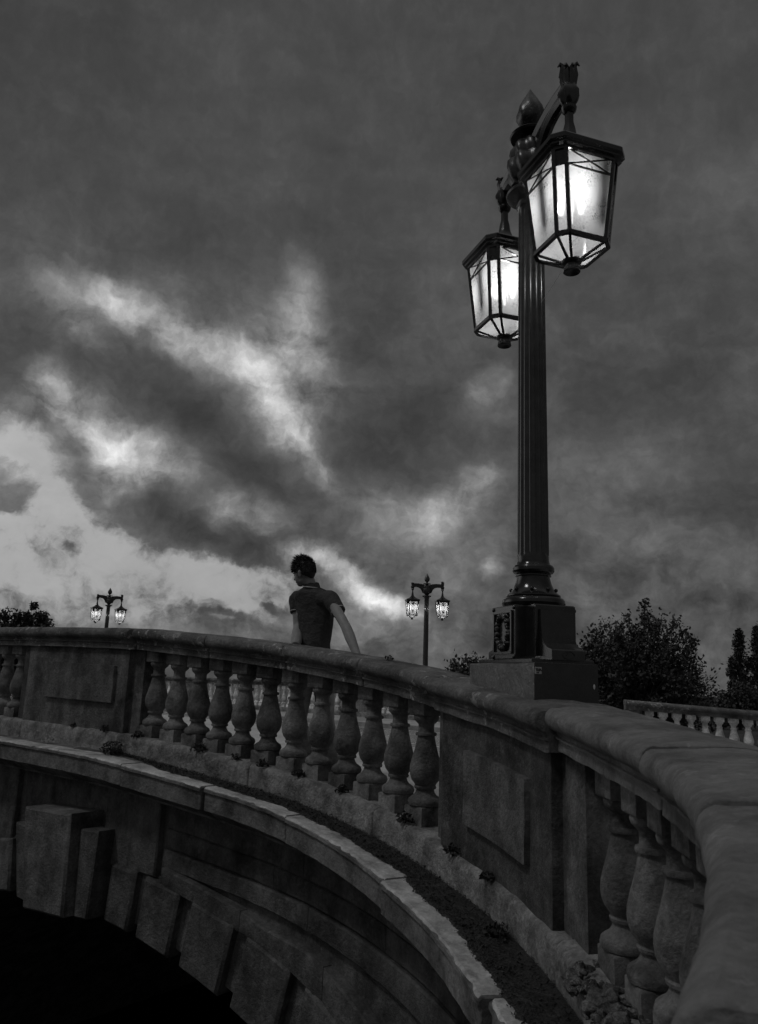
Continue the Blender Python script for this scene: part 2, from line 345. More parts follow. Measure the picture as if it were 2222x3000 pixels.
def sweep(mb, prof, s0, s1, ds=.06, cham=.010, gap=.003, lift=0.):
    s0 += gap; s1 -= gap; n = max(2, int((s1-s0)/ds)); ss = [s0+(s1-s0)*i/n for i in range(n+1)]; ss = [q for q in ss if s0+cham*1.7 < q < s1-cham*1.7] if cham else ss
    cx = sum(p[0] for p in prof)/len(prof); cy = sum(p[1] for p in prof)/len(prof)
    rs = []
    def ring(s, inset):
        r = []
        for o, h in prof:
            if inset:
                dx, dy = o-cx, h-cy; l = math.hypot(dx, dy) or 1; o -= dx/l*inset; h -= dy/l*inset
            p = path(s, o); r.append((p[0], p[1], zt(s)+h+lift))
        return r
    if cham: rs += [ring(s0, cham), ring(s0+cham*.25, cham*.6), ring(s0+cham*.8, cham*.2)]
    for s in ss: rs.append(ring(s, 0))
    if cham: rs = rs[:3]+[ring(s0+cham*1.6, 0)]+rs[3:]+[ring(s1-cham*1.6, 0), ring(s1-cham*.8, cham*.2), ring(s1-cham*.25, cham*.6), ring(s1, cham)]
    return mb.rings(rs)
def fill(prof, step=.03):
    out = []
    for i, (a, b) in enumerate(prof):
        c, d = prof[(i+1) % len(prof)]; n = max(1, int(math.hypot(c-a, d-b)/step))
        for j in range(n): out.append((a+(c-a)*j/n, b+(d-b)*j/n))
    return out
def coping_prof(e=0., W=.44):
    p = [(-.12, 0), (-.02, -.003), (.04, -.012)]
    for t in range(0, 9):
        a = R_(75-t*20.5); p.append((.050+e+.050*math.cos(a), -.060+.050*math.sin(a)))
    p += [(.045+e, -.118), (.040+e, -.134), (.052+e, -.138), (.052+e, -.146), (.036+e, -.150), (.036+e, -.2), (.0, -.2)]
    c = -.12; q = [(2*c-a+ (0), h) for a, h in p[1:]][::-1]
    return fill(p+[(a, h) for a, h in q], .045)

# ------------------------------------------------------------------ near balustrade
bal = empty('balustrade', (float(path(0)[0]), float(path(0)[1]), .1), label='large weathered stone balustrade curving across the foreground below the big lamp', cat='balustrade')
for s0, s1, e in ((-8, -5.6, 0), (-5.6, -3.5, 0), (-3.5, -1.7, .045), (-1.7, -.7, 0), (-.7, .2, 0), (.2, 1.08, 0), (1.08, 1.96, 0), (1.96, 3.32, .045), (3.32, 4.55, 0), (4.55, 5.5, 0), (5.5, 6.5, 0), (6.5, 7.6, 0)):
    mb = MB(); sweep(mb, coping_prof(e), s0, s1, .05, .008 if s0 > 3 else .010, .005, {3.32: .014, 4.55: .005, 5.5: -.004, 6.5: -.012}.get(s0, .003*((int(s0*7) % 3)-1)))
    mb.build('coping_stone', 'coping_near' if s0 > 3 else 'coping_stone', bal, rough=.0045 if s0 < 3 else .005, rscale=7 if s0 < 3 else 11, angle=35)
PL = [(-.02, -.95), (.045, -.952), (.066, -.962), (.078, -.98), (.08, -1.0), (.08, -1.22), (-.32, -1.22), (-.32, -.95)]
for s0, s1 in ((-8, -5), (-5, -3.4), (-3.4, -1.72), (-1.72, -.1), (-.1, 1.3), (1.3, 3.36), (3.36, 5), (5, 7.5)):
    mb = MB(); sweep(mb, fill(PL, .05), s0, s1, .06, .012, .002); mb.build('plinth_stone', 'plinth_stone', bal, rough=.008, rscale=9, angle=40)
def pier(s0, s1, pan, strip0, strip1):
    mb = MB(); sweep(mb, fill([(.047, -.195), (.047, -.97), (-.26, -.97), (-.26, -.195)], .08), s0, s1, .06, .006, 0)
    o = mb.build('pier', 'pier_stone', bal, rough=.003)
    for a, b in ((strip0, s0+.02), (s1-.02, strip1)):
        if b > a: 
            m2 = MB(); sweep(m2, [(-.01, -.195), (-.01, -.97), (-.23, -.97), (-.23, -.195)], a, b, .05, .005, 0); m2.build('side_post', 'pier_stone', bal, rough=.002)
    a, b, h0, h1 = pan
    m3 = MB(); sweep(m3, fill([(.02, h1), (.080, h1), (.080, h0), (.02, h0)], .08), a, b, .06, .006, 0); m3.build('raised_panel', 'pier_stone', o, rough=.003)
pier(-3.44, -1.76, (-3.05, -1.93, -.70, -.36), -3.62, -1.60)
pier(2.02, 3.27, (2.32, 3.03, -.76, -.37), 1.90, 3.52)
# baluster: one mesh, copied
def baluster_mesh(name, n=28, lod=False):
    mb = MB(); hb = .092
    def blk(z0, z1, h, c=.006):
        r = []
        for z, k in ((z0, h-c), (z0+c, h), (z1-c, h), (z1, h-c)):
            r.append([(-k, -k, z), (k, -k, z), (k, k, z), (-k, k, z)])
        mb.rings(r)
    blk(-.80, -.655, hb); blk(-.10, .03, hb-.004)
    pr = [(-.655, .092), (-.650, .104), (-.632, .110), (-.612, .104), (-.600, .088), (-.592, .074), (-.575, .062), (-.560, .057), (-.553, .057), (-.552, .068), (-.540, .071), (-.532, .066), (-.522, .070), (-.50, .088), (-.47, .099), (-.44, .1025), (-.41, .100), (-.37, .090), (-.32, .075), (-.27, .063), (-.24, .057), (-.228, .055), (-.226, .066), (-.216, .069), (-.206, .065), (-.204, .053), (-.18, .050), (-.155, .052), (-.145, .062), (-.130, .078), (-.112, .083), (-.098, .080)]
    mb.lathe(pr, n=n)
    return mb
proto = baluster_mesh('baluster').build('baluster', 'stone', bal, local=True, rough=0, angle=45)
SB = [1.63-.284*k for k in range(12)]+[3.72+.284*k for k in range(12)]+[-3.80-.284*k for k in range(10)]
for i, s in enumerate(SB):
    o = proto if i == 0 else proto.copy()
    if i: COL.objects.link(o)
    p = path(s, -.095); o.location = Vector((p[0], p[1], zt(s)-.198))-bal.location; o.rotation_euler = (random.uniform(-.008, .008), random.uniform(-.008, .008), angs(s)+random.uniform(-.05, .05)); o.parent = bal

# ------------------------------------------------------------------ bridge wall below: cornice, spandrel, arch ring
wall = empty('bridge_wall', (float(path(0)[0]), float(path(0)[1]), -2), label='stone bridge wall with projecting cornice ledge and arch ring over the dark opening', cat='bridge')
CP = [(.07, -1.125), (.25, -1.13), (.385, -1.133), (.402, -1.142), (.404, -1.160), (.388, -1.166), (.388, -1.295), (.380, -1.302), (.32, -1.305), (.30, -1.33), (.24, -1.37), (.20, -1.385), (.20, -1.40), (.02, -1.40), (.02, -1.125)]
J = [-8, -6, -4.6, -3.4, -2.2, -1.25, -.25, .72, 2.0, 3.45, 4.8, 6.5]
for i in range(len(J)-1):
    mb = MB(); e = .012*(i % 3)-.01+(.02 if i == 8 else 0)
    sweep(mb, fill([(a+(e if a > .3 else 0), h) for a, h in CP], .05), J[i], J[i+1], .05, .009, .006); co_ = mb.build('cornice_stone', 'ledge_stone', wall, rough=.004, rscale=9, angle=28)
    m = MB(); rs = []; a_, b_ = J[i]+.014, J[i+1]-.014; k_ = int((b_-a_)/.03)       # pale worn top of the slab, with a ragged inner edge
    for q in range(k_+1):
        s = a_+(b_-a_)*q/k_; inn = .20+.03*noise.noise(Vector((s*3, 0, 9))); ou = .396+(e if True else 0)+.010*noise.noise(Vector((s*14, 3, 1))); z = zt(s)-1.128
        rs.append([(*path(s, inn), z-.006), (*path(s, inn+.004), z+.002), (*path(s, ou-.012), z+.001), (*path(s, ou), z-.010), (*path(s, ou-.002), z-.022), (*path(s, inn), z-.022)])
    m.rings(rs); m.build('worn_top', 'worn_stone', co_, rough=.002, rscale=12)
def slab(mb, quad, o1, o0, ns=None, cham=.012):
    (a0, b0), (a1, b1), (a2, b2), (a3, b3) = quad       # (s, z) going bottom-left, bottom-right, top-right, top-left
    ns = ns or max(2, int(max(abs(a1-a0), abs(a2-a3))/.12)+1); rs = []
    def rect(t, o, ins):
        sb, zb = a0+(a1-a0)*t, b0+(b1-b0)*t; st_, z_ = a3+(a2-a3)*t, b3+(b2-b3)*t
        return (sb, zb+ins), (st_, z_-ins)
    ts = [0]+[cham/max(.05, abs(a1-a0))]+[i/ns for i in range(1, ns)]+[1-cham/max(.05, abs(a1-a0)), 1]
    for k, t in enumerate(ts):
        edge = k in (0, len(ts)-1); of = o1-cham if edge else o1
        (sb, zb), (st_, z_) = rect(t, 0, 0)
        pts = [(sb, zb, o0), (sb, zb, o1-cham), (sb+(st_-sb)*.02, zb+cham, of), (st_-(st_-sb)*.02, z_-cham, of), (st_, z_, o1-cham), (st_, z_, o0)]
        rs.append([(*path(s, o), z) for s, z, o in pts])
    return mb.rings(rs)
SC = -2.25
def zin(s): return -2.02-.066*(s-SC)**2 if s > SC else -2.02-.066*(s-SC)**2
def zex(s): return -1.56-.050*(s-SC)**2
# flat spandrel wall (curved in plan) above the ring, as one mesh cut along the arch
mb = MB(); ss = [-8+.12*i for i in range(125)]; rs = []
for s in ss:
    zl = zex(s)-.12; zl = max(zl, -7.5); rs.append([(*path(s, .06), zl), (*path(s, .06), zt(s)-1.37), (*path(s, -.3), zt(s)-1.37), (*path(s, -.3), zl)])
mb.rings(rs); mb.build('spandrel_wall', 'wall_stone', wall, rough=.004)
# plain block beside the keystone, then coursed recessed panels
for q, o1 in ((((-1.78, -1.62), (-1.05, -1.62), (-1.05, zt(-1)-1.38), (-1.78, zt(-1.7)-1.38)), .125), (((-4.6, -1.9), (-3.25, -1.7), (-3.25, zt(-3)-1.38), (-4.6, zt(-4)-1.38)), .125)):
    m = MB(); slab(m, q, o1, 0); m.build('facing_block', 'wall_stone', wall, rough=.004)
def band(z0f, z1f, s0, s1, o1, name, n=1, ch=.012, mt='wall_stone'):
    L = (s1-s0)/n
    for i in range(n):
        a, b = s0+L*i+.003, s0+L*(i+1)-.003; m = MB(); rs = []; k = max(2, int((b-a)/.09)); 
        for j in range(k+1):
            s = a+(b-a)*j/k; z0, z1 = z0f(s), z1f(s); e = ch if j in (0, k) else 0
            rs.append([(*path(s, 0.0), z0), (*path(s, o1-ch), z0), (*path(s, o1-e), z0+ch), (*path(s, o1-e), z1-ch), (*path(s, o1-ch), z1), (*path(s, 0.0), z1)])
        m.rings(rs); m.build(name, mt, wall, rough=.004, rscale=8)
l1 = lambda s: -1.405-.088*(s+1)-.012*max(0, s)**2
band(lambda s: l1(s)+.02, lambda s: l1(s)+.165, -1.0, 5.2, .085, 'wall_course', 5)
band(lambda s: l1(s)+.172, lambda s: zt(s)-1.38, -1.0, 5.2, .080, 'wall_course', 4)
band(lambda s: l1(s)-.13-.02*max(0,s), lambda s: l1(s)+.012, -1.0, 5.6, .105, 'string_moulding', 4)
band(lambda s: zex(s)-.02, lambda s: max(zex(s)+.12, min(l1(s)-.24, zex(s)+.20)), -.95, 4.6, .15, 'arch_moulding', 6)
# voussoirs fanning out from the crown
vs = [(-1.62, -1.30), (-1.19, -.78), (-.64, -.20), (-.06, .40), (.56, 1.05), (1.22, 1.75), (1.93, 2.5), (2.7, 3.3)]
for a, b in vs:
    k = 1+.0
    ta, tb = a+(a-SC)*.06, b+(b-SC)*.06
    m = MB(); slab(m, ((a, zin(a)), (b, zin(b)), (tb, zex(tb)+.0), (ta, zex(ta)+.0)), .165, -.35, cham=.02); m.build('voussoir', 'wall_stone', wall, rough=.004)
for a, b in ((-3.45, -3.12), (-4.05, -3.6), (-4.7, -4.2), (-5.4, -4.85)):
    ta, tb = a+(a-SC)*.06, b+(b-SC)*.06
    m = MB(); slab(m, ((a, zin(a)), (b, zin(b)), (tb, zex(tb)), (ta, zex(ta))), .165, -.35, cham=.02); m.build('voussoir', 'wall_stone', wall, rough=.004)
key = MB(); slab(key, ((-2.47, -2.06), (-1.86, -2.03), (-1.90, -1.20), (-2.62, -1.22)), .40, -.35, cham=.02)
key.build('keystone', 'wall_stone', wall, rough=.004)
for q in (((-1.84, -2.03), (-1.66, -2.02), (-1.62, -1.32), (-1.88, -1.33)), ((-2.74, -2.03), (-2.5, -2.05), (-2.64, -1.42), (-2.9, -1.40))):
    m = MB(); slab(m, q, .30, -.35, cham=.012); m.build('keystone_flank', 'wall_stone', wall, rough=.004)
# recessed bed behind the ring and the barrel of the arch going in under the bridge
mb = MB(); rs = []
for i in range(101):
    s = -12+.19*i; zz = max(zin(s)+.06, -7.4)
    rs.append([(*path(s, .085), zz), (*path(s, .085), max(zex(s)+.02, -7.3)), (*path(s, -12), max(zex(s)+.02, -7.3)), (*path(s, -12), zz)])
mb.rings(rs); mb.build('arch_soffit', 'wall_stone', wall)
bw = MB(); bw.rings([[(*path(s, -11.5), -7.6), (*path(s, -11.5), -1.7), (*path(s, -12.5), -1.7), (*path(s, -12.5), -7.6)] for s in [-14+.5*i for i in range(44)]])
bw.build('arch_light_stop', 'wall_stone', wall)  # added wall closing the far end, keeps the arch opening dark

# grit and moss lying in the gutter of the ledge
random.seed(11); mb = MB()
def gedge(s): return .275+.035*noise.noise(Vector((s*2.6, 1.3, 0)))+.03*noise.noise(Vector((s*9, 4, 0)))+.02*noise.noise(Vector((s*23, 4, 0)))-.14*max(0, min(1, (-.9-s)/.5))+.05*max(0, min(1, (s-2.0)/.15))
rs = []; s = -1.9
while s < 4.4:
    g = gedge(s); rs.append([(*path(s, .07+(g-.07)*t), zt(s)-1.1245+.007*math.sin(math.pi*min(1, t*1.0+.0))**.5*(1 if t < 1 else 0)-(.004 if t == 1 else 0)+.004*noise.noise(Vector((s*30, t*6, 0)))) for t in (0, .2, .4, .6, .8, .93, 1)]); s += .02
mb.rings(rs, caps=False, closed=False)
for i in range(16000):
    s = random.uniform(-1.9, 4.2); o = .075+(gedge(s)+.012-.075)*random.random()**.8
    p = path(s, o); z = zt(s)-1.120+random.random()*.008; r = random.uniform(.002, .008) if random.random() < .95 else random.uniform(.01, .016)
    c = Vector((p[0], p[1], z)); v = [c+Vector((random.uniform(-1, 1), random.uniform(-1, 1), random.uniform(-.3, 1)))*r for _ in range(4)]
    mb.add(v, [(0, 1, 2), (0, 2, 3), (0, 3, 1), (1, 3, 2)])
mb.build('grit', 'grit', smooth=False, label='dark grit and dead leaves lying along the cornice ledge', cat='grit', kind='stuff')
mb = MB(); rnd = random.Random(41)
for k in range(110):
    s = rnd.uniform(3.6, 4.6); o = rnd.uniform(-.03, .13); p = path(s, o); q = rnd.uniform(.008, .032)
    mb.ell((p[0], p[1], zt(s)-.965-max(0, o-.08)*1.1+rnd.uniform(-.01, .035)), (q*rnd.uniform(.8, 1.5), q*rnd.uniform(.8, 1.5), q*rnd.uniform(.6, 1)), Matrix.Rotation(rnd.random()*3, 3, 'Z'), 8, 12)
mb.build('moss', 'moss', rough=.016, rscale=34, label='mossy rubble heaped on the plinth beside the nearest balusters', cat='moss', kind='stuff')
for s_, o_, w_, l_, t_ in ((.6, .16, .07, 1.4, 'low dark moss strip along the back of the ledge'),):
    mb = MB(); rs = []; ns = 44
    for i in range(ns+1):
        s = s_-l_/2+l_*i/ns; e = math.sin(math.pi*i/ns)**.5; ring = []
        for j in range(18):
            t = math.pi*j/17; hh = (.13 if s_ > 3 else .022)*e*math.sin(t)*(.75+.9*noise.noise(Vector((s*6, t*1.5, 3)))); oo = o_+w_*e*math.cos(t)
            p = path(s, oo); base = -.965 if s_ > 3 else -1.135
            if s_ > 3: base = -.955 if oo < .08 else -.955-.16*min(1, (oo-.08)/.12)
            ring.append((p[0], p[1], zt(s)+base-.01+max(0, hh)))
        rs.append(ring)
    mb.rings(rs, caps=True, closed=False); mb.build('moss', 'moss', rough=.018, rscale=22, label=t_, cat='moss', kind='stuff')

# ------------------------------------------------------------------ weeds rooted in the joints
def leafy_clump(mb, c, r, n, size, up=.5, seed=0):
    rnd = random.Random(seed); c = Vector(c)
    for i in range(n):
        d = Vector((rnd.gauss(0, 1), rnd.gauss(0, 1), rnd.gauss(0, 1))).normalized()*r*rnd.random()**.4; d.z = abs(d.z)*up*2-r*.15
        p = c+d; a = Vector((rnd.gauss(0, 1), rnd.gauss(0, 1), rnd.gauss(0, .6))).normalized(); b = a.orthogonal().normalized(); k = size*rnd.uniform(.6, 1.3)
        t = a.cross(b)*k*.25
        mb.add([p-a*k*.5, p-b*k*.34+t, p+a*k*.6, p+b*k*.34+t], [(0, 1, 2), (0, 2, 3)])
def weed(s, o, h, r, n, lab, seed, mt='leaf_near', size=.03, stems=True):
    p = path(s, o); base = Vector((p[0], p[1], zt(s)+h)); e = empty('weed', base, label=lab, cat='weed', group='weeds rooted in the bridge masonry')
    m = MB(); leafy_clump(m, base+Vector((0, 0, r*.35)), r, n, size, .5, seed); m.build('leaves', mt, e, smooth=False)
    m = MB(); rnd = random.Random(seed+99)
    for k in range(6):
        q = base+Vector((rnd.uniform(-1, 1)*r*.8, rnd.uniform(-1, 1)*r*.8, r*rnd.uniform(.5, 1.1))); m.tube([base-Vector((0, 0, .01)), (base+q)/2+Vector((0, 0, r*.2)), q], [.003, .002, .001], 5)
    m.build('stem', mt, e)
for a in ((-1.72, .17, -1.13, .105, 130, 'bushy dark weed on the ledge below the left pier', 1),
          (-1.52, .05, -.965, .055, 40, 'dark weed hanging beside the base of the leftmost baluster by the left pier', 2),
          (-.70, .06, -.965, .070, 70, 'dark round weed covering the base block of the fourth baluster from the left pier', 3),
          (-.28, .05, -.955, .040, 26, 'small low weed between the fifth and sixth balusters from the left pier', 4),
          (.02, .05, -.955, .055, 44, 'spreading weed in front of the sixth baluster base from the left pier', 5),
          (.42, .05, -.955, .050, 40, 'pointed weed beside the seventh baluster base from the left pier', 6),
          (.90, .04, -.955, .042, 30, 'thin trailing weed under the ninth baluster from the left pier', 7),
          (1.62, .05, -.955, .060, 60, 'ragged weed at the foot of the last baluster before the right pier', 8),
          (2.2, .07, -.96, .055, 50, 'weed in the crack at the left foot of the right pier', 9),
          (2.6, .07, -.965, .040, 40, 'weed in the crack under the middle of the right pier', 10),
          (-2.0, .06, -.965, .055, 50, 'weed in the crack at the right end under the left pier', 12),
          (-2.5, .06, -.965, .038, 30, 'small weed in the crack under the middle of the left pier', 13),
          (2.9, .16, -1.13, .07, 60, 'weed lying in the ledge gutter below the right pier', 14)):
    weed(*a)
weed(1.22, -.08, -.005, .035, 26, 'tiny leafy sprig growing on top of the coping right of the man', 15, size=.02)
weed(-2.7, .2, -1.125, .07, 22, 'pale dry sprig lying on the ledge below the left pier', 16, mt='dry_leaf', size=.028)

# ------------------------------------------------------------------ deck: pavement, road, kerbs
def strip(name, mt, o0, o1, h, s0=-40, s1=7.5, th=.2, **k):
    m = MB(); rs = []; s = s0
    while s < s1+.01:
        rs.append([(*path(s, o0), zt(s)+h), (*path(s, o1), zt(s)+h), (*path(s, o1), zt(s)+h-th), (*path(s, o0), zt(s)+h-th)]); s += .25
    m.rings(rs); return m.build(name, mt, **k)
strip('pavement', 'paving', -.30, -2.9, -1.02, kind='structure', label='pale paved footway behind the near balustrade', cat='pavement')
strip('kerb', 'kerb_stone', -2.903, -3.05, -1.018, kind='structure', label='stone kerb edging the near footway', cat='kerb')
UA = np.array([-.8, .6]); UB = np.array([.6, .8])
def AB(a, b): return UA*a+UB*b
def zroad(a, b):
    zn = zt(4.57-a)-1.15 if a > 0 else -1.36; zf = float(np.interp(a, [3, 10], [-1.62, -1.27])); t = min(1, max(0, (b-5)/14)); return zn*(1-t)+zf*t
m = MB(); idx = {}; V = []; Fc = []; A_ = [-30+1.*i for i in range(110)]; B_ = [3.0+.8*i for i in range(26)]
for i, a in enumerate(A_):
    for j, b in enumerate(B_):
        p = AB(a, b); V.append((p[0], p[1], zroad(a, b)))
nb = len(B_)
for i in range(len(A_)-1):
    for j in range(nb-1):
        p = AB(A_[i]+.5, B_[j]+.4); ok = (B_[j] > 5.4) if A_[i] > 4 else (math.hypot(*(p-CC)) > 5.9 and p[0] > 0.2)
        if ok: Fc.append((i*nb+j, (i+1)*nb+j, (i+1)*nb+j+1, i*nb+j+1))
m.add(V, Fc); m.build('road', 'asphalt', kind='structure', label='dark damp road crossing the bridge', cat='road')
def abstrip(name, mt, a0, a1, b0, b1, dz, th=0.0, **k):
    m = MB(); rs = []; a = a0
    while a < a1+.01:
        rs.append([(*AB(a, b0), zroad(a, b0)+dz), (*AB(a, b1), zroad(a, b1)+dz), (*AB(a, b1), zroad(a, b1)+dz-.006-th), (*AB(a, b0), zroad(a, b0)+dz-.006-th)]); a += 1
    m.rings(rs); return m.build(name, mt, **k)
abstrip('pavement', 'paving', 8, 60, 19.3, 22, .13, .2, kind='structure', label='far footway along the opposite balustrade', cat='pavement')
abstrip('kerb', 'kerb_stone', 8, 60, 19.1, 19.297, .128, .2, kind='structure', label='kerb of the far footway', cat='kerb')
for b_ in (18.5, 18.72): abstrip('road_marking', 'road_paint', -5, 60, b_, b_+.09, .010, kind='structure', label='double painted line beside the far kerb', cat='road marking')
abstrip('road_marking', 'road_paint', -5, 60, 12.0, 12.12, .010, kind='structure', label='painted centre line of the road', cat='road marking')
abstrip('pavement', 'paving', -26, 6.5, 13.9, 16.6, .10, .2, kind='structure', label='footway before the far right balustrade', cat='pavement')
m = MB(); m.add([(-900, -60, -7), (900, -60, -7), (900, 2500, -7), (-900, 2500, -7)], [(0, 1, 2, 3)]); m.build('river', 'water', kind='structure', label='dark river under the bridge', cat='river')
m = MB(); gv = []; gf = []
for i in range(31):
    for j in range(21):
        x = -10+i*9 if False else 4+i*9; y = 24+j*12; gv.append((x+.15*y-8, y, -2.3+.5*noise.noise(Vector((x*.05, y*.05, 0)))))
for i in range(30):
    for j in range(20): gf.append((i*21+j, (i+1)*21+j, (i+1)*21+j+1, i*21+j+1))
m.add(gv, gf); m.build('riverbank', 'grass', kind='structure', label='grassy bank beyond the far balustrade', cat='riverbank')

# ------------------------------------------------------------------ far balustrades
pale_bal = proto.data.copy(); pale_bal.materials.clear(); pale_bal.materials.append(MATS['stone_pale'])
def far_bal(a_pts, zf, lab, pitch=.284, skip=(), ends=True):
    (x0, y0), (x1, y1) = a_pts; L = math.hypot(x1-x0, y1-y0); ux, uy = (x1-x0)/L, (y1-y0)/L; rz = math.atan2(uy, ux); nx, ny = uy, -ux
    e = empty('balustrade', (x0, y0, zf(0)-1.1), label=lab, cat='balustrade')
    def ext(prof, t0, t1, mt, name):
        m = MB(); rs = []; k = max(1, int((t1-t0)/1.0))
        for i in range(k+1):
            t = t0+(t1-t0)*i/k; rs.append([(x0+ux*t+nx*o, y0+uy*t+ny*o, zf(t)+h) for o, h in prof])
        m.rings(rs); return m.build(name, mt, e, angle=60)
    k = int(L/2.2)
    for i in range(k): ext(coping_prof(), L*i/k+.004, L*(i+1)/k-.004, 'coping_stone', 'coping_stone')
    ext(PL, 0, L, 'plinth_stone', 'plinth')
    piers = [(0, .35), (L-.35, L)]+list(skip)
    for a, b in piers: ext([(.02, -.19), (.02, -.97), (-.24, -.97), (-.24, -.19)], a, b, 'stone', 'pier')
    t = .5; first = True; n = 0
    while t < L-.4 and n < 98:
        if not any(a-.1 < t < b+.1 for a, b in piers):
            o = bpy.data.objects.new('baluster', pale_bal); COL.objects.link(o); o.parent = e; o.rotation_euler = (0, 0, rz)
            o.location = Vector((x0+ux*t-nx*.095, y0+uy*t-ny*.095, zf(t)-.198))-e.location; n += 1
        t += pitch
    return e
p0, p1 = AB(35, 22.3), AB(11, 22.3)
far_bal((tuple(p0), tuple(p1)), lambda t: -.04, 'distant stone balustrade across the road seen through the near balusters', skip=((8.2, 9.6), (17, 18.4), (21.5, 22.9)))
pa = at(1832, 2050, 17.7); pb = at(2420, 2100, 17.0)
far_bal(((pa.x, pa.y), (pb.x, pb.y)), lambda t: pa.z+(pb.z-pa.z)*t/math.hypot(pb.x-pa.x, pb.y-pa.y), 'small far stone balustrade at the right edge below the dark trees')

# ------------------------------------------------------------------ street lamp (origin: middle of the stone base, at coping height)
lamp = empty('street_lamp', label='tall fluted street lamp with two lit lanterns on the near balustrade pier', cat='street lamp', group='twin lantern street lamps on the bridge')
LB = lambda m, n, mt='black_paint', par=None, **k: m.build(n, mt, par or lamp, local=True, **k)
m = MB()
def chb(m, c, h, ch=.008):
    r = []
    for z, e in ((c[2]-h[2], ch), (c[2]-h[2]+ch, 0), (c[2]+h[2]-ch, 0), (c[2]+h[2], ch)):
        hx, hy = h[0]-e, h[1]-e; r.append([(c[0]-hx, c[1]-hy, z), (c[0]+hx, c[1]-hy, z), (c[0]+hx, c[1]+hy, z), (c[0]-hx, c[1]+hy, z)])
    m.rings(r)
chb(m, (-.01, -.02, .017), (.37, .185, .125), .006); sb = LB(m, 'base_block', 'base_stone')
m = MB(); chb(m, (0, 0, .152), (.30, .185, .014), .006)
m.rings([[(-.25, -.14, .16), (.25, -.14, .16), (.25, .14, .16), (-.25, .14, .16)], [(-.232, -.122, .178), (.232, -.122, .178), (.232, .122, .178), (-.232, .122, .178)]])
chb(m, (0, 0, .305), (.23, .12, .145), .006)
ped = LB(m, 'pedestal', angle=30)
for sg in (-1, 1):                                  # wreath panel on each long side
    m = MB(); chb(m, (0, sg*.148, .305), (.13, .038, .145), .006); pn = LB(m, 'side_panel', 'column_paint', par=ped)
    m = MB(); y = sg*.190
    for a_, b_, w_ in (((-.10, .195), (.10, .195), .012), ((-.10, .415), (.10, .415), .012), ((-.10, .195), (-.10, .415), .012), ((.10, .195), (.10, .415), .012)):
        m.bar((a_[0], y, a_[1]), (b_[0], y, b_[1]), w_, .014, up=(0, 1, 0))
    for cx_, cz_ in ((-.118, .175), (.118, .175), (-.118, .435), (.118, .435)): m.ell((cx_, sg*.188, cz_), (.012, .008, .012), n=6, m=8)
    LB(m, 'panel_frame', par=pn)
    m = MB(); rnd = random.Random(5)
    for k in range(46):
        t = 2*math.pi*k/46; cx_, cz_ = .064*math.sin(t), .305+.088*math.cos(t); r0 = rnd.uniform(.011, .018)
        m.ell((cx_+rnd.uniform(-.008, .008), y, cz_+rnd.uniform(-.008, .008)), (r0*rnd.uniform(.7, 1.3), .020, r0*rnd.uniform(.7, 1.3)), n=6, m=8)
    m.ell((.0, y, .395), (.03, .016, .016), n=6, m=8)
    for sx_ in (-.035, .04): m.ell((sx_, y, .40), (.026, .013, .01), Matrix.Rotation(sx_*12, 3, 'Y'), n=6, m=8)
    LB(m, 'wreath', 'black_paint_worn', par=pn)  # lighter paint on wreath and panel stands in for sky reflections
for sg in (-1, 1):                                  # scroll buttress at each end
    m = MB(); prof = [(.22, .425), (.245, .42), (.248, .34), (.258, .28), (.275, .245), (.305, .222), (.345, .212), (.352, .206), (.352, .158), (.22, .158)]
    m.rings([[(sg*x, yy, z) for x, z in prof] for yy in (-.098, -.092, .092, .098)]); bu = LB(m, 'scroll_buttress', par=ped, angle=25)
    m = MB(); rr = []
    for k in range(25):
        t = 2*math.pi*k/24; rr.append((sg*.353, .034*math.cos(t), .183+.019*math.sin(t)))
    m.tube(rr, .0028, 6); m.bar((sg*.353, -.014, .183), (sg*.353, .014, .183), .005); m.bar((sg*.353, -.006, .190), (sg*.353, .010, .190), .004); LB(m, 'maker_badge', par=bu)
def stk_text(txt, size, loc, parent, name):
    cu = bpy.data.curves.new(name, 'FONT'); cu.body = txt; cu.size = size; cu.extrude = .0004; cu.offset = .0012; cu.space_character = .82
    to = bpy.data.objects.new(name, cu); COL.objects.link(to); bpy.context.view_layer.update()
    me = bpy.data.meshes.new_from_object(to.evaluated_get(bpy.context.evaluated_depsgraph_get())); COL.objects.unlink(to); bpy.data.objects.remove(to)
    me.materials.clear(); me.materials.append(MATS['ink']); o = bpy.data.objects.new(name, me); COL.objects.link(o); o.parent = parent; o.location = loc; o.rotation_euler = (R_(90), 0, R_(90)); return o
# lower shaft mouldings
m = MB(); m.lathe([(.445, .14), (.447, .158), (.455, .170), (.472, .176), (.488, .173), (.500, .164), (.506, .150), (.508, .146), (.512, .150), (.518, .150), (.524, .142), (.535, .128), (.555, .113), (.58, .102), (.61, .094), (.622, .092), (.626, .100), (.632, .100), (.636, .095), (.640, .098), (.645, .110), (.656, .117), (.672, .117), (.684, .110), (.690, .098), (.700, .092), (.712, .090)], n=64)
cb = LB(m, 'column_base', angle=30)
for k in range(8):
    m = MB(); t = 2*math.pi*k/8+.2; m.ell((.124*math.cos(t), .124*math.sin(t), .548), (.011, .011, .011), n=6, m=8); LB(m, 'rosette', par=cb)
def flute(a, z):
    f = abs(math.sin(a*9)); d = min(1, max(0, (z-.735)/.02), 1)*min(1, max(0, (2.90-z)/.02)); return 1-.075*d*(f**.7)
m = MB(); zz = [.708, .73, .74, .75, .76]+[.8+.1*i for i in range(21)]+[2.86, 2.88, 2.89, 2.9, 2.93]
m.lathe([(z, .0885-.012*(z-.7)/2.2) for z in zz], n=180, mod=flute); LB(m, 'column', 'column_paint', angle=28)
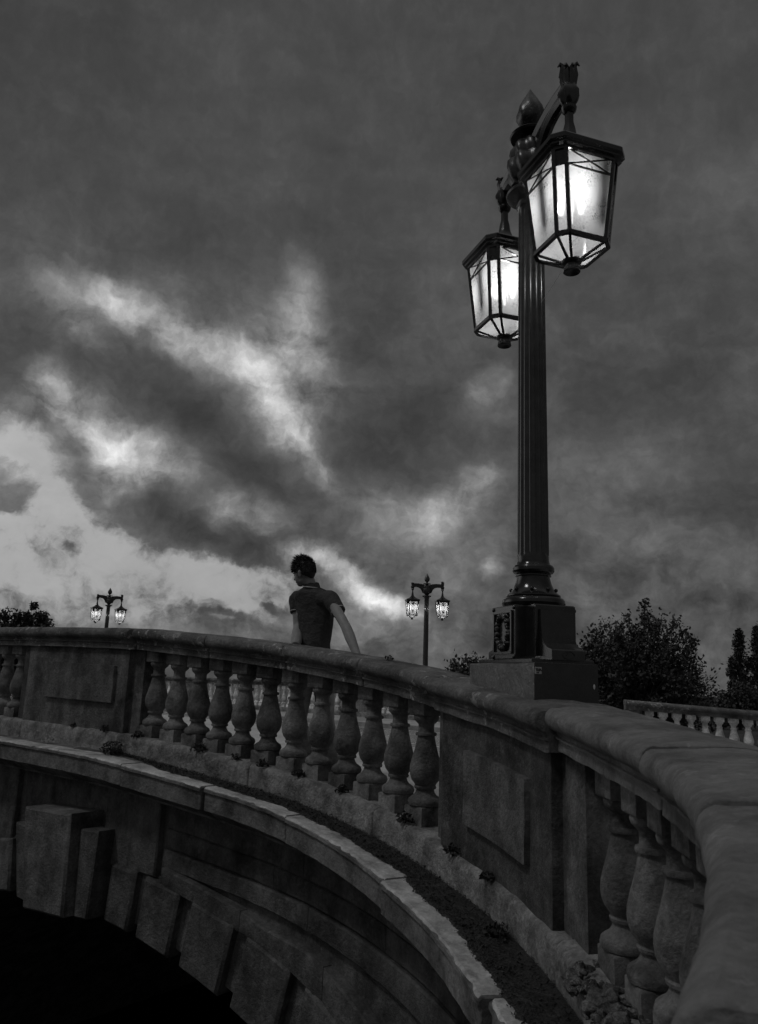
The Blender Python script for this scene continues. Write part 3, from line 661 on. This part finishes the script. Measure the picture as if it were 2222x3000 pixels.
m = MB(); m.lathe([(2.925, .076), (2.93, .088), (2.945, .090), (2.95, .078), (2.965, .082), (2.98, .110), (2.995, .138), (3.005, .150), (3.02, .153), (3.026, .148), (3.03, .07), (3.05, .052), (3.07, .055)], n=48); LB(m, 'capital', 'black_paint_worn')
lob = lambda a, z: 1+.09*math.cos(a*8+z*18)*(1 if 3.07 < z < 3.38 else 0)+.05*math.cos(a*6+z*30)*(1 if 3.53 < z < 3.76 else 0)
m = MB(); m.lathe([(3.05, .052), (3.075, .075), (3.10, .085), (3.11, .115), (3.15, .138), (3.20, .145), (3.25, .138), (3.27, .12), (3.30, .125), (3.34, .118), (3.37, .10), (3.385, .07), (3.40, .05), (3.415, .055), (3.42, .125), (3.432, .132), (3.44, .125), (3.445, .045), (3.47, .028), (3.485, .032), (3.495, .05), (3.50, .045), (3.51, .055), (3.53, .075), (3.56, .086), (3.60, .087), (3.64, .076), (3.69, .052), (3.74, .026), (3.785, .002)], n=64, mod=lob); LB(m, 'finial', 'black_paint_worn')
def chsq(A, c, z, yaw, cx, cy):
    pts = [(A, -(A-c)), (A, A-c), (A-c, A), (-(A-c), A), (-A, A-c), (-A, -(A-c)), (-(A-c), -A), (A-c, -A)]; cs, sn = math.cos(yaw), math.sin(yaw)
    return [Vector((cx+x*cs-y*sn, cy+x*sn+y*cs, z)) for x, y in pts]
ARM = .48; ayaw = R_(-4)
for sg in (1, -1):
    ayaw = R_(-6) if sg > 0 else R_(-8); dx, dy = sg*math.cos(ayaw), sg*math.sin(ayaw); px_, py_ = -dy, dx
    arm = MB(); kx = .545 if sg > 0 else .49; top = [(.06, 3.34), (.12, 3.365), (.20, 3.385), (.30, 3.398), (.40, 3.398), (kx, 3.385)]; bot = [(kx, 3.335), (.42, 3.345), (.35, 3.345), (.28, 3.33), (.22, 3.30), (.175, 3.25), (.145, 3.19), (.12, 3.13), (.06, 3.10)]
    pol = top+bot
    for wd, ins in ((.028, 0),):
        arm.rings([[(dx*r+px_*w, dy*r+py_*w, z) for r, z in pol] for w in (-wd, wd)])
    arm.tube([(dx*r, dy*r, z) for r, z in top], .042, 8); arm.tube([(dx*r, dy*r, z) for r, z in bot[::-1][1:]], .036, 8)
    A = LB(arm, 'arm', angle=30)
    near = sg > 0; ar = .53 if near else ARM; cx, cy = dx*ar, dy*ar
    m = MB(); m.lathe([(3.20, .028), (3.215, .040), (3.235, .044), (3.25, .036), (3.27, .048), (3.30, .056), (3.33, .058), (3.36, .046), (3.38, .040), (3.42, .038), (3.45, .036)], (cx, cy, 0), 24, mod=lambda a, z: 1+.12*math.cos(5*a+z*20)*(1 if z > 3.26 else 0))
    for k in range(7):                              # leaves curling out at the top
        t = 2*math.pi*k/7; q = Vector((math.cos(t), math.sin(t), 0)); c0 = Vector((cx, cy, 3.36)); L_ = (.12+.03*(k % 2)) if near else (.07+.02*(k % 2))
        m.tube([c0+q*.022, c0+q*.032+Vector((0, 0, L_*.55)), c0+q*.030+Vector((0, 0, L_*.95)), c0+q*.050+Vector((0, 0, L_*1.05)), c0+q*.062+Vector((0, 0, L_*.92))], [.020, .024, .018, .012, .004], 7)
    LB(m, 'leaf_bracket', par=A)
    yw = 0; c_ = .055
    lf = MB()                                       # frame
    def R(A_, c, z): return chsq(A_*.945, c*.945, z, yw, cx, cy)
    gt, gb = R(.207, .050, 2.815), R(.166, .050, 2.348); gm = [gt[i].lerp(gb[i], .20) for i in range(8)]
    for i in range(8): lf.bar(gt[i], gb[i], .021, .018)
    for z, AA, w in ((2.815, .207, .018), (2.348, .168, .022)):
        r = R(AA, .05, z)
        for i in range(8): lf.bar(r[i], r[(i+1) % 8], w, w)
    for i in range(8):
        j = (i+1) % 8
        if i % 2 == 0:                              # wide faces carry the crossed glazing bars
            lf.bar(gm[i], gm[j], .009); lf.bar(gt[i], gm[j], .007); lf.bar(gt[j], gm[i], .007)
    bt = R(.040, .014, 2.280)
    for i in range(8): lf.bar(gb[i], bt[i], .014)
    LT = LB(lf, 'lantern', smooth=False)
    m = MB(); pr = [(3.20, .022, .008), (3.14, .022, .008), (3.10, .030, .010), (3.05, .036, .012), (3.005, .050, .014), (2.965, .082, .02), (2.93, .14, .035), (2.90, .20, .05), (2.885, .238, .055), (2.875, .246, .058), (2.850, .246, .058), (2.843, .232, .055), (2.830, .232, .055), (2.822, .214, .05), (2.806, .212, .05), (2.806, .196, .045)]
    m.rings([R(a_, c, z) for z, a_, c in pr], caps=False); LB(m, 'roof', par=LT, angle=25)
    m = MB(); m.lathe([(z_+.075, r_) for z_, r_ in [(2.215, .05), (2.205, .056), (2.196, .052), (2.190, .030), (2.180, .028), (2.172, .042), (2.145, .046), (2.142, .043), (2.152, .036), (2.165, .0)]], (cx, cy, 0), 28); LB(m, 'drop_knob', par=LT, mt='black_paint_worn')
    for i in range(8):
        j = (i+1) % 8; ins = Vector((cx, cy, 0))
        q = [gt[i], gt[j], gb[j], gb[i]]
        m = MB(); m.add([Vector((p.x+(cx-p.x)*.012, p.y+(cy-p.y)*.012, p.z)) for p in (q if i % 2 == 0 else [gm[i], gm[j], gb[j], gb[i]])], [(0, 1, 2, 3)]); LB(m, 'glass_pane', 'pane_glass', LT, smooth=False)
        if i % 2: m = MB(); m.add([gt[i], gt[j], gm[j], gm[i]], [(0, 1, 2, 3)]); LB(m, 'corner_plate', 'black_paint', LT, smooth=False)
        m = MB(); m.add([gb[i], gb[j], bt[j], bt[i]], [(0, 1, 2, 3)]); LB(m, 'bottom_pane', 'pane_glass', LT, smooth=False)
    m = MB()
    for k in range(3):
        t = 2*math.pi*k/3; x, y = cx+.062*math.cos(t+.5), cy+.062*math.sin(t+.5); m.lathe([(2.54, .004), (2.55, .015), (2.59, .021), (2.66, .020), (2.69, .012), (2.70, .004)], (x, y, 0), 12)
    LB(m, 'bulb', 'bulb_glow', LT)
    m = MB()
    for k in range(2): m.bar((cx+(.03 if k else -.03), cy, 2.285), (cx+(.03 if k else -.03), cy, 2.56), .008)
    m.lathe([(2.70, .05), (2.712, .05), (2.712, .09), (2.72, .09)], (cx, cy, 0), 20); LB(m, 'burner_pipe', 'black_paint', LT)
    pl = bpy.data.lights.new('lantern_light', 'POINT'); pl.energy = 19; pl.shadow_soft_size = .03; lo = bpy.data.objects.new('lantern_light', pl); COL.objects.link(lo); lo.parent = LT; lo.location = (cx, cy, 2.62)
LC = Vector((.880, 4.48, -.014)); lamp.location = LC; lamp.rotation_euler = (0, 0, R_(-71.25))
far1 = copy_tree(lamp); far1['label'] = 'distant twin lantern street lamp right of the man'
far2 = copy_tree(lamp); far2['label'] = 'most distant twin lantern street lamp at the left above the pier'
fp = at(1252, 1700, 27); far1.location = (fp.x, fp.y, -.11); far1.rotation_euler = (0, 0, R_(8))
fp = at(322, 1740, 35); far2.location = (fp.x, fp.y, -.13); far2.rotation_euler = (0, 0, R_(50-15))
# thin near-black plate over the base end, near lamp only, with a sticker
m = MB(); m.box((.361, -.02, .017), (.0025, .1835, .1235)); LB(m, 'dark_end', 'black_paint', sb)
m = MB(); m.box((.3642, -.184, .101), (.0006, .019, .017)); stk = LB(m, 'sticker', 'sticker_paper', sb, smooth=False)
t1 = stk_text('TLSA', .017, (.3651, -.199, .0985), stk, 'lettering'); t1.rotation_euler = (R_(90), 0, R_(90))
t2 = stk_text('1977', .008, (.3651, -.195, .0875), stk, 'lettering')
m = MB(); m.ell((.364, .14, .03), (.002, .006, .013), n=6, m=8); LB(m, 'pale_splash', 'trim', sb)
# spider's thread between the near lantern and the column
m = MB(); a = at(1648, 792, 4.05); b_ = at(1588, 884, 4.40); m.tube([a, (a+b_)/2+Vector((0, 0, -.004)), b_], .0011, 5); m.build('spider_thread', 'silk', label='single pale spider thread from the near lantern to the lamp column', cat='spider thread')

# ------------------------------------------------------------------ trees
def blade(mb, p, k, rnd):
    a = Vector((rnd.gauss(0, 1), rnd.gauss(0, 1), rnd.gauss(0, 1))).normalized(); b = a.orthogonal().normalized(); b = (Matrix.Rotation(rnd.random()*6.28, 3, a) @ b)
    mb.add([p-a*k*.5, p-b*k*.33, p+a*k*.55, p+b*k*.33], [(0, 1, 2), (0, 2, 3)])
def tree(name, base, h, w, crown0, n_limb, n_leaf, leaf, lab, seed, shape='round', group=None, clump=.16, cat='tree'):
    rnd = random.Random(seed); base = Vector(base); e = empty(name, base, label=lab, cat=cat, group=group); lv = MB(); tr = MB()
    tr.tube([base, base+Vector((rnd.uniform(-.02, .02)*h, 0, h*.3)), base+Vector((0, 0, h*.62))], [h*.035, h*.024, h*.010], 10); tips = []
    for i in range(n_limb):
        t = rnd.random(); az = rnd.random()*6.283
        if shape == 'poplar':
            z = crown0+(1-crown0)*t; env = w*(math.sin(math.pi*min(1, .12+t*.88))**.7)*rnd.random()**.5
            tip = base+Vector((math.cos(az)*env, math.sin(az)*env, h*z)); st = base+Vector((0, 0, h*max(.05, z-.22)))
        else:
            ph = math.acos(1-2*rnd.random()*.86); q = rnd.uniform(.55, 1.0) if rnd.random() < .75 else rnd.uniform(.1, .6)
            bump_ = 1+.30*noise.noise(Vector((math.cos(az)*2, math.sin(az)*2, ph*2+seed)))
            cz = crown0*h+(1-crown0)*h*.45; tip = base+Vector((math.cos(az)*math.sin(ph)*w*q*bump_, math.sin(az)*math.sin(ph)*w*q*bump_, cz-(0)+math.cos(ph)*(h-cz)*q*bump_))
            st = base+Vector((0, 0, h*rnd.uniform(.15, .5)))
        mid = (st+tip)/2+Vector((0, 0, -h*.03)); tr.tube([st, mid, tip], [h*.009, h*.005, h*.0015], 5); tips.append((tip, (tip-st).normalized()))
    per = max(1, n_leaf//len(tips))
    for tip, d in tips:
        sz = clump*w*rnd.uniform(.6, 1.4)
        for k in range(per):
            g = Vector((rnd.gauss(0, 1), rnd.gauss(0, 1), rnd.gauss(0, 1)))*sz*.5-d*sz*rnd.random()*1.4
            blade(lv, tip+g, leaf*rnd.uniform(.6, 1.35), rnd)
    lv.build('crown', 'leaf', e, smooth=False); tr.build('trunk', 'bark', e); return e
B = at(1880, 2050, 34); top = at(1870, 1778, 34).z; gz = -2.3
tree('broad_tree', (B.x, B.y, gz), top-gz, 2.9, .14, 380, 17000, .145, 'big dark round crowned tree right of the lamp pedestal', 3, clump=.10)
B = at(1790, 2050, 36); tree('broad_tree', (B.x, B.y, gz), at(1760, 1822, 36).z-gz, 2.1, .10, 150, 4500, .17, 'lower dark tree close behind the right side of the lamp pedestal', 9, clump=.13)
B = at(1990, 2080, 37); tree('broad_tree', (B.x, B.y, gz), at(1960, 1925, 37).z-gz, 2.1, .10, 130, 4200, .15, 'low dark tree filling the lower right of the big round tree', 19, clump=.14)
B = at(2176, 2050, 60); tree('poplar_tree', (B.x, B.y, gz), at(2190, 1843, 60).z-gz, .75, .05, 130, 5000, .17, 'tall narrow poplar standing near the right edge of the photo', 4, 'poplar', 'poplars at the right edge', clump=.3)
B = at(2218, 2050, 60); tree('poplar_tree', (B.x+.3, B.y, gz), at(2222, 1835, 60).z-gz, .8, .05, 120, 4600, .17, 'tallest poplar cut off by the right edge of the photo', 5, 'poplar', 'poplars at the right edge', clump=.3)
B = at(2150, 2050, 60); tree('poplar_tree', (B.x, B.y, gz), at(2153, 1925, 60).z-gz, .45, .05, 90, 3000, .15, 'short pointed poplar left of the tall ones', 6, 'poplar', 'poplars at the right edge', clump=.3)
for k, (px_, py_, w_, sd, lb) in enumerate(((2115, 2022, 1.6, 21, 'low bush left of the poplars'), (2190, 2005, 1.8, 22, 'low bush at the foot of the tall poplars'), (2165, 1990, 1.2, 24, 'low bush behind the short poplar'))):
    B = at(px_, 2050, 56); tree('bush', (B.x, B.y, gz), at(px_, py_, 56).z-gz, w_, .02, 70, 3200, .2, lb, sd, cat='bush', clump=.28)
B = at(1392, 2000, 70); tree('broad_tree', (B.x, B.y, -2.6), at(1415, 1914, 70).z+2.6, 3.0, .1, 150, 8000, .30, 'small domed tree between the stone base and the distant lamp', 8, clump=.22)
for px_, py_, Y, w_, sd, lb in ((-40, 1776, 90, 3.6, 31, 'dense dark tree at the left edge of the photo'), (72, 1766, 88, 2.9, 32, 'tree with ragged open top at the left'), (118, 1815, 92, 2.2, 33, 'low rounded tree sloping down toward the left lamp')):
    B = at(px_, 2000, Y); tree('broad_tree', (B.x, B.y, -4), at(px_, py_, Y).z+4, w_, .12, 190, 11000, .36, lb, sd, group='trees beyond the bridge at the left', clump=.17)

# ------------------------------------------------------------------ the man leaning back on the parapet
def cr(pts, n=6):                                   # smooth chain through points with radii
    P_ = [Vector(p[:3]) for p in pts]; Q = [p[3] for p in pts]; out = []; rr = []
    for i in range(len(P_)-1):
        a, b_, c, d = P_[max(0, i-1)], P_[i], P_[i+1], P_[min(len(P_)-1, i+2)]
        for k in range(n):
            t = k/n; out.append(.5*((2*b_)+(c-a)*t+(2*a-5*b_+4*c-d)*t*t+(3*b_-a-3*c+d)*t**3)); rr.append(Q[i]+(Q[i+1]-Q[i])*t)
    return out+[P_[-1]], rr+[Q[-1]]
def P(px, py, Y): return at(px, py, Y)
pel = P(920, 1935, 6.86); foot_z = zt(.5)-1.02
man = empty('person', (pel.x, pel.y+.3, foot_z), label='man in dark polo shirt from behind, leaning back against the coping, head turned left', cat='person')
SHL, SHR = P(873, 1752, 6.92), P(966, 1752, 6.66)
ELL, ELR = P(875, 1838, 6.86), P(1014, 1836, 6.38)
hl, hr = path(.10, -.28), path(1.02, -.28)
WRL = Vector((P(866, 1892, 6.66).x, P(866, 1892, 6.66).y, zt(.10)-.01)); WRR = Vector((P(1051, 1910, 6.20).x, P(1051, 1910, 6.20).y, zt(1.0)-.005))
neck0, neck1 = P(915, 1738, 6.78), P(905, 1702, 6.77); HC = P(892, 1676, 6.77)
fd = Vector((-.80, .56, -.22)).normalized(); hup = Vector((-.10, -.03, 1)); hup = (hup-fd*hup.dot(fd)).normalized(); hside = fd.cross(hup).normalized()
HR = Matrix((hside, fd, hup)).transposed()          # columns: side, forward, up
def hp(x, y, z): return HC+HR @ Vector((x, y, z))
bd = MB()
bd.ell(HC+hup*.018-fd*.012, (.074, .094, .098), HR)                      # skull
bd.ell(hp(0, .040, -.035), (.056, .058, .075), HR)                      # face
bd.ell(hp(0, .052, -.085), (.036, .040, .028), HR)                      # chin and jaw
bd.ell(hp(0, .020, -.070), (.054, .052, .034), HR)
bd.ell(hp(0, .098, -.022), (.011, .018, .026), HR, 8, 10); bd.ell(hp(0, .112, -.035), (.012, .012, .011), HR, 8, 10)   # nose
bd.ell(hp(0, .090, .012), (.045, .012, .010), HR, 8, 12)                 # brow
bd.ell(hp(0, .093, -.062), (.022, .010, .006), HR, 8, 10); bd.ell(hp(0, .091, -.072), (.018, .010, .006), HR, 8, 10)   # lips
for sg in (-1, 1):
    bd.ell(hp(sg*.076, -.004, -.020), (.008, .019, .032), HR, 8, 12); bd.ell(hp(sg*.080, -.012, -.005), (.010, .014, .016), HR, 8, 10)   # ears
    bd.ell(hp(sg*.030, .078, -.008), (.014, .012, .010), HR, 8, 10)
a, r = cr([(*neck0, .075), (*((neck0+neck1)/2), .054), (*neck1, .052), (*(HC-fd*.015-hup*.02), .052)]); bd.tube(a, r, 16)
chest = P(915, 1790, 6.80); waist = P(922, 1865, 6.80)
for c, rx, ry, rz_ in ((P(920, 1775, 6.80), .150, .095, .13), (chest, .140, .095, .16), (waist, .125, .085, .15), (pel, .150, .10, .12)): bd.ell(c, (rx, ry, rz_), Matrix.Rotation(R_(-18), 3, 'Z'))
for sh, el, wr in ((SHL, ELL, WRL), (SHR, ELR, WRR)):
    L_ = sh is SHL
    rr_ = (.046, .050, .046, .046, .050, .046, .038) if L_ else (.046, .043, .040, .042, .043, .033, .028)
    a, r = cr([(*sh, rr_[0]), (*(sh.lerp(el, .5)), rr_[1]), (*(sh.lerp(el, .9)), rr_[2]), (*(el.lerp(wr, .12)), rr_[3]), (*(el.lerp(wr, .35)), rr_[4]), (*(el.lerp(wr, .75)), rr_[5]), (*wr, rr_[6])], 5); bd.tube(a, r, 14)
    bd.ell(sh, (.050, .050, .045)); dirn = (wr-el); dirn.z = 0
    dirn = dirn.normalized() if dirn.length > .01 else Vector((0, -1, 0))
    pd = (dirn*.4+Vector((-.6, -.8, 0))*.8).normalized(); sd_ = Vector((-pd.y, pd.x, 0))
    top_z = zt(.1 if sh is SHL else 1.0)-.040; palm = Vector((wr.x, wr.y, top_z+.012))+pd*.035
    bd.ell(palm, (.040, .046, .014), Matrix.Rotation(math.atan2(pd.y, pd.x)-math.pi/2, 3, 'Z'))
    for k, (off, ln) in enumerate(((-.030, .060), (-.010, .072), (.010, .068), (.029, .054))):
        b0 = palm+sd_*off+pd*.035; a, r = cr([(*(b0-pd*.02), .0095), (*(b0+pd*ln*.45+Vector((0, 0, .006))), .0088), (*(b0+pd*ln*.8), .008), (*(b0+pd*ln-Vector((0, 0, .010))), .0065)], 4); bd.tube(a, r, 8)
    th = -1 if sh is SHL else 1
    b0 = palm-sd_*th*.030-pd*.012; a, r = cr([(*b0, .012), (*(b0-sd_*th*.028+pd*.018), .011), (*(b0-sd_*th*.042+pd*.045), .008)], 4); bd.tube(a, r, 8)
KN = [Vector((pel.x-.12, pel.y+.22, pel.z-.50)), Vector((pel.x+.12, pel.y+.16, pel.z-.50))]; FT = [P(915, 2205, 7.45), P(985, 2205, 7.25)]
for k in range(2):
    FT[k].z = foot_z+.07; hip = pel+Vector((-.075 if k == 0 else .075, .02, -.03))
    a, r = cr([(*hip, .085), (*hip.lerp(KN[k], .5), .075), (*KN[k], .055), (*KN[k].lerp(FT[k], .35), .055), (*FT[k], .036)], 5); bd.tube(a, r, 14)
body = bd.build('body', 'skin', man)
rm = body.modifiers.new('r', 'REMESH'); rm.mode = 'VOXEL'; rm.voxel_size = .0055; rm.use_smooth_shade = True
sm = body.modifiers.new('s', 'SMOOTH'); sm.factor = .5; sm.iterations = 3
# polo shirt: torso loft with folds, sleeves, collar
def loft(mb, rings_, n=48, fold=None):
    rs = []
    for k, (c, rx, ry, ang, e) in enumerate(rings_):
        c = Vector(c); ring = []
        for j in range(n):
            t = 2*math.pi*j/n; x = rx*math.copysign(abs(math.cos(t))**e, math.cos(t)); y = ry*math.copysign(abs(math.sin(t))**e, math.sin(t))
            f = fold(t, k/(len(rings_)-1)) if fold else 0; x *= 1+f; y *= 1+f
            ring.append(c+Vector((x*math.cos(ang)-y*math.sin(ang), x*math.sin(ang)+y*math.cos(ang), 0)))
        rs.append(ring)
    mb.rings(rs, caps=True)
def interp_rings(keys, m):
    out = []
    for i in range(len(keys)-1):
        a, b_ = keys[i], keys[i+1]
        for k in range(m):
            t = k/m; out.append((Vector(a[0]).lerp(Vector(b_[0]), t), a[1]+(b_[1]-a[1])*t, a[2]+(b_[2]-a[2])*t, a[3]+(b_[3]-a[3])*t, a[4]+(b_[4]-a[4])*t))
    return out+[keys[-1]]
A_s = R_(-18)
keys = [(P(922, 1902, 6.80), .135, .105, A_s, .85), (P(921, 1885, 6.80), .132, .104, A_s, .85), (P(924, 1860, 6.80), .137, .103, A_s, .85), (P(926, 1830, 6.80), .146, .106, A_s, .82), (P(926, 1800, 6.80), .158, .110, A_s, .8),
        (P(924, 1772, 6.80), .170, .112, A_s, .8), (P(921, 1752, 6.80), .176, .108, A_s, .82), (P(918, 1738, 6.79), .160, .096, A_s, .9), (P(917, 1729, 6.79), .120, .082, A_s, .95), (P(915, 1722, 6.785), .078, .072, A_s, 1.0), (P(913, 1717, 6.78), .060, .062, A_s, 1.0)]
def fold(t, v):
    d = .020*math.sin(t*3+v*9)*math.sin(v*3.0)+.030*noise.noise(Vector((math.cos(t)*2.4, math.sin(t)*2.4, v*3)))+.026*noise.noise(Vector((math.cos(t)*6+v*3, math.sin(t)*6, v*5)))
    k = max(0, math.cos(t+1.9+v*1.2)); d += .030*(1-v)*math.sin((t*1.0+v*4)*8)*k
    return d*(1 if v < .75 else (1-v)*4)
sh = MB(); loft(sh, interp_rings(keys, 5), 96, fold)
for s_, e_, cut in ((SHL, ELL, P(871, 1797, 6.89)), (SHR, ELR, P(993, 1794, 6.56))):
    c0 = P(905, 1760, 6.82) if s_ is SHL else P(940, 1758, 6.72)
    a, r = cr([(*c0, .064), (*(s_+Vector((0, 0, -.008))), .074), (*s_.lerp(cut, .5), .068), (*cut.lerp(s_, .12), .062), (*cut, .062)], 5); sh.tube(a, r, 24)
shirt = sh.build('polo_shirt', 'polo_cotton', man)
rm = shirt.modifiers.new('r', 'REMESH'); rm.mode = 'VOXEL'; rm.voxel_size = .006; rm.use_smooth_shade = True
sm = shirt.modifiers.new('s', 'SMOOTH'); sm.factor = .5; sm.iterations = 2
def ringtube(mb, c, rx, ry, ang, rad, tilt=Vector((0, 0, 0)), nrm=None, t0=0, t1=6.283, n=40, prof=8):
    pts = []
    c = Vector(c); nrm = (nrm or Vector((0, 0, 1))).normalized(); x = nrm.orthogonal().normalized() if abs(nrm.z) < .95 else Vector((math.cos(ang), math.sin(ang), 0)); y = nrm.cross(x)
    for k in range(n+1):
        t = t0+(t1-t0)*k/n; pts.append(c+x*rx*math.cos(t)+y*ry*math.sin(t))
    mb.tube(pts, rad, prof)
m = MB(); cN = P(913, 1716, 6.78)
rs = []
for k, (dz, rr_) in enumerate(((-.012, .064), (.004, .062), (.026, .058), (.030, .060), (.012, .068), (-.010, .076))):
    rs.append([cN+Vector((rr_*math.cos(t)*1.02, rr_*math.sin(t), dz+.012*math.sin(t-.3))) for t in [2*math.pi*j/36 for j in range(36)]])
m.rings(rs, caps=False); co = m.build('collar', 'polo_cotton', shirt if False else man)
m = MB(); m.tube([cN+Vector((.0775*math.cos(t), .076*math.sin(t), -.010+.012*math.sin(t-.3))) for t in [math.pi*1.0+math.pi*1.0*j/30 for j in range(31)]], .0035, 6); m.build('collar_trim', 'trim', man)
for s_, cut in ((SHL, P(871, 1797, 6.89)), (SHR, P(993, 1794, 6.56))):
    nrm = (cut-s_).normalized(); m = MB(); ringtube(m, cut-nrm*.014, .0605, .0605, 0, .0032, nrm=nrm); m.build('sleeve_trim', 'trim', man)
# trousers and shoes
tr = MB()
for k in range(2):
    hip = pel+Vector((-.07 if k == 0 else .07, .02, -.03)); a, r = cr([(*hip, .098), (*hip.lerp(KN[k], .5), .088), (*KN[k], .070), (*KN[k].lerp(FT[k], .4), .066), (*(FT[k]+Vector((0, 0, .05))), .058), (*(FT[k]+Vector((0, 0, .01))), .060)], 6); tr.tube(a, r, 20)
tr.ell(pel+Vector((0, 0, .01)), (.150, .115, .11), Matrix.Rotation(A_s, 3, 'Z'))
trs = tr.build('trousers', 'denim', man, rough=.006, rscale=16); rm = trs.modifiers.new('r', 'REMESH'); rm.mode = 'VOXEL'; rm.voxel_size = .008; rm.use_smooth_shade = True
for k in range(2):
    f = FT[k]; m = MB(); c = Vector((f.x, f.y+.06, foot_z+.045)); rs = []
    for t, w_, h_ in ((-.13, .025, .05), (-.11, .036, .085), (-.04, .040, .095), (.03, .044, .070), (.09, .046, .045), (.13, .038, .030), (.15, .018, .018)):
        rs.append([(c.x+w_*math.cos(q), c.y+t, foot_z+.012+max(0, h_*(.5+.5*math.sin(q)))) for q in [2*math.pi*j/16 for j in range(16)]])
    m.rings(rs); so = m.build('shoe', 'shoe_leather', man)
    m = MB(); m.rings([[(c.x+w_*math.cos(q), c.y+.01+.15*math.sin(q), z) for q in [2*math.pi*j/24 for j in range(24)]] for z, w_ in ((foot_z, .044), (foot_z+.018, .046))]); m.build('sole', 'rubber', so)
# hair: close cap plus tufts
m = MB(); rs = []; rnd = random.Random(2)
for i in range(17):
    th = math.pi*i/16*.60; ring = []
    for j in range(40):
        a = 2*math.pi*j/40; front = math.sin(a)      # local y forward
        lim = th*(1.02-.34*max(0, front)+.32*max(0, -front)); x, y, z = math.sin(lim)*math.cos(a)*.078, math.sin(lim)*math.sin(a)*.102-.010, math.cos(lim)*.108+.014
        ring.append(hp(x, y, z)+Vector((rnd.uniform(-1, 1), rnd.uniform(-1, 1), rnd.uniform(-1, 1)))*.0016)
    rs.append(ring)
m.rings(rs, caps=True)
for i in range(3200):
    th = math.acos(1-1.35*rnd.random()); a = rnd.random()*6.283; front = math.sin(a); lim = min(th, (.60*math.pi)*(1.02-.34*max(0, front)+.32*max(0, -front)))
    nrm = Vector((math.sin(lim)*math.cos(a), math.sin(lim)*math.sin(a), math.cos(lim))); p = Vector((nrm.x*.080, nrm.y*.102-.010, nrm.z*.106+.014))
    topf = max(0, nrm.z)**1.2; L_ = .007+.042*topf*rnd.uniform(.3, 1.2)+(.018 if front > .4 and nrm.z > .2 else 0)
    dr = (nrm*.6+Vector((rnd.gauss(0, .28), .35+rnd.gauss(0, .28), .35*topf-.7*(1-topf)))).normalized()
    q0 = HC+HR @ p; q1 = HC+HR @ (p+dr*L_*.6); q2 = HC+HR @ (p+dr*L_+Vector((0, .008*topf, -.004))); w_ = Vector((rnd.gauss(0, 1), rnd.gauss(0, 1), rnd.gauss(0, 1))).normalized()*.0028
    m.add([q0-w_, q0+w_, q1+w_*.8, q1-w_*.8, q2], [(0, 1, 2, 3), (3, 2, 4)])
m.build('hair', 'hair', man, smooth=False)
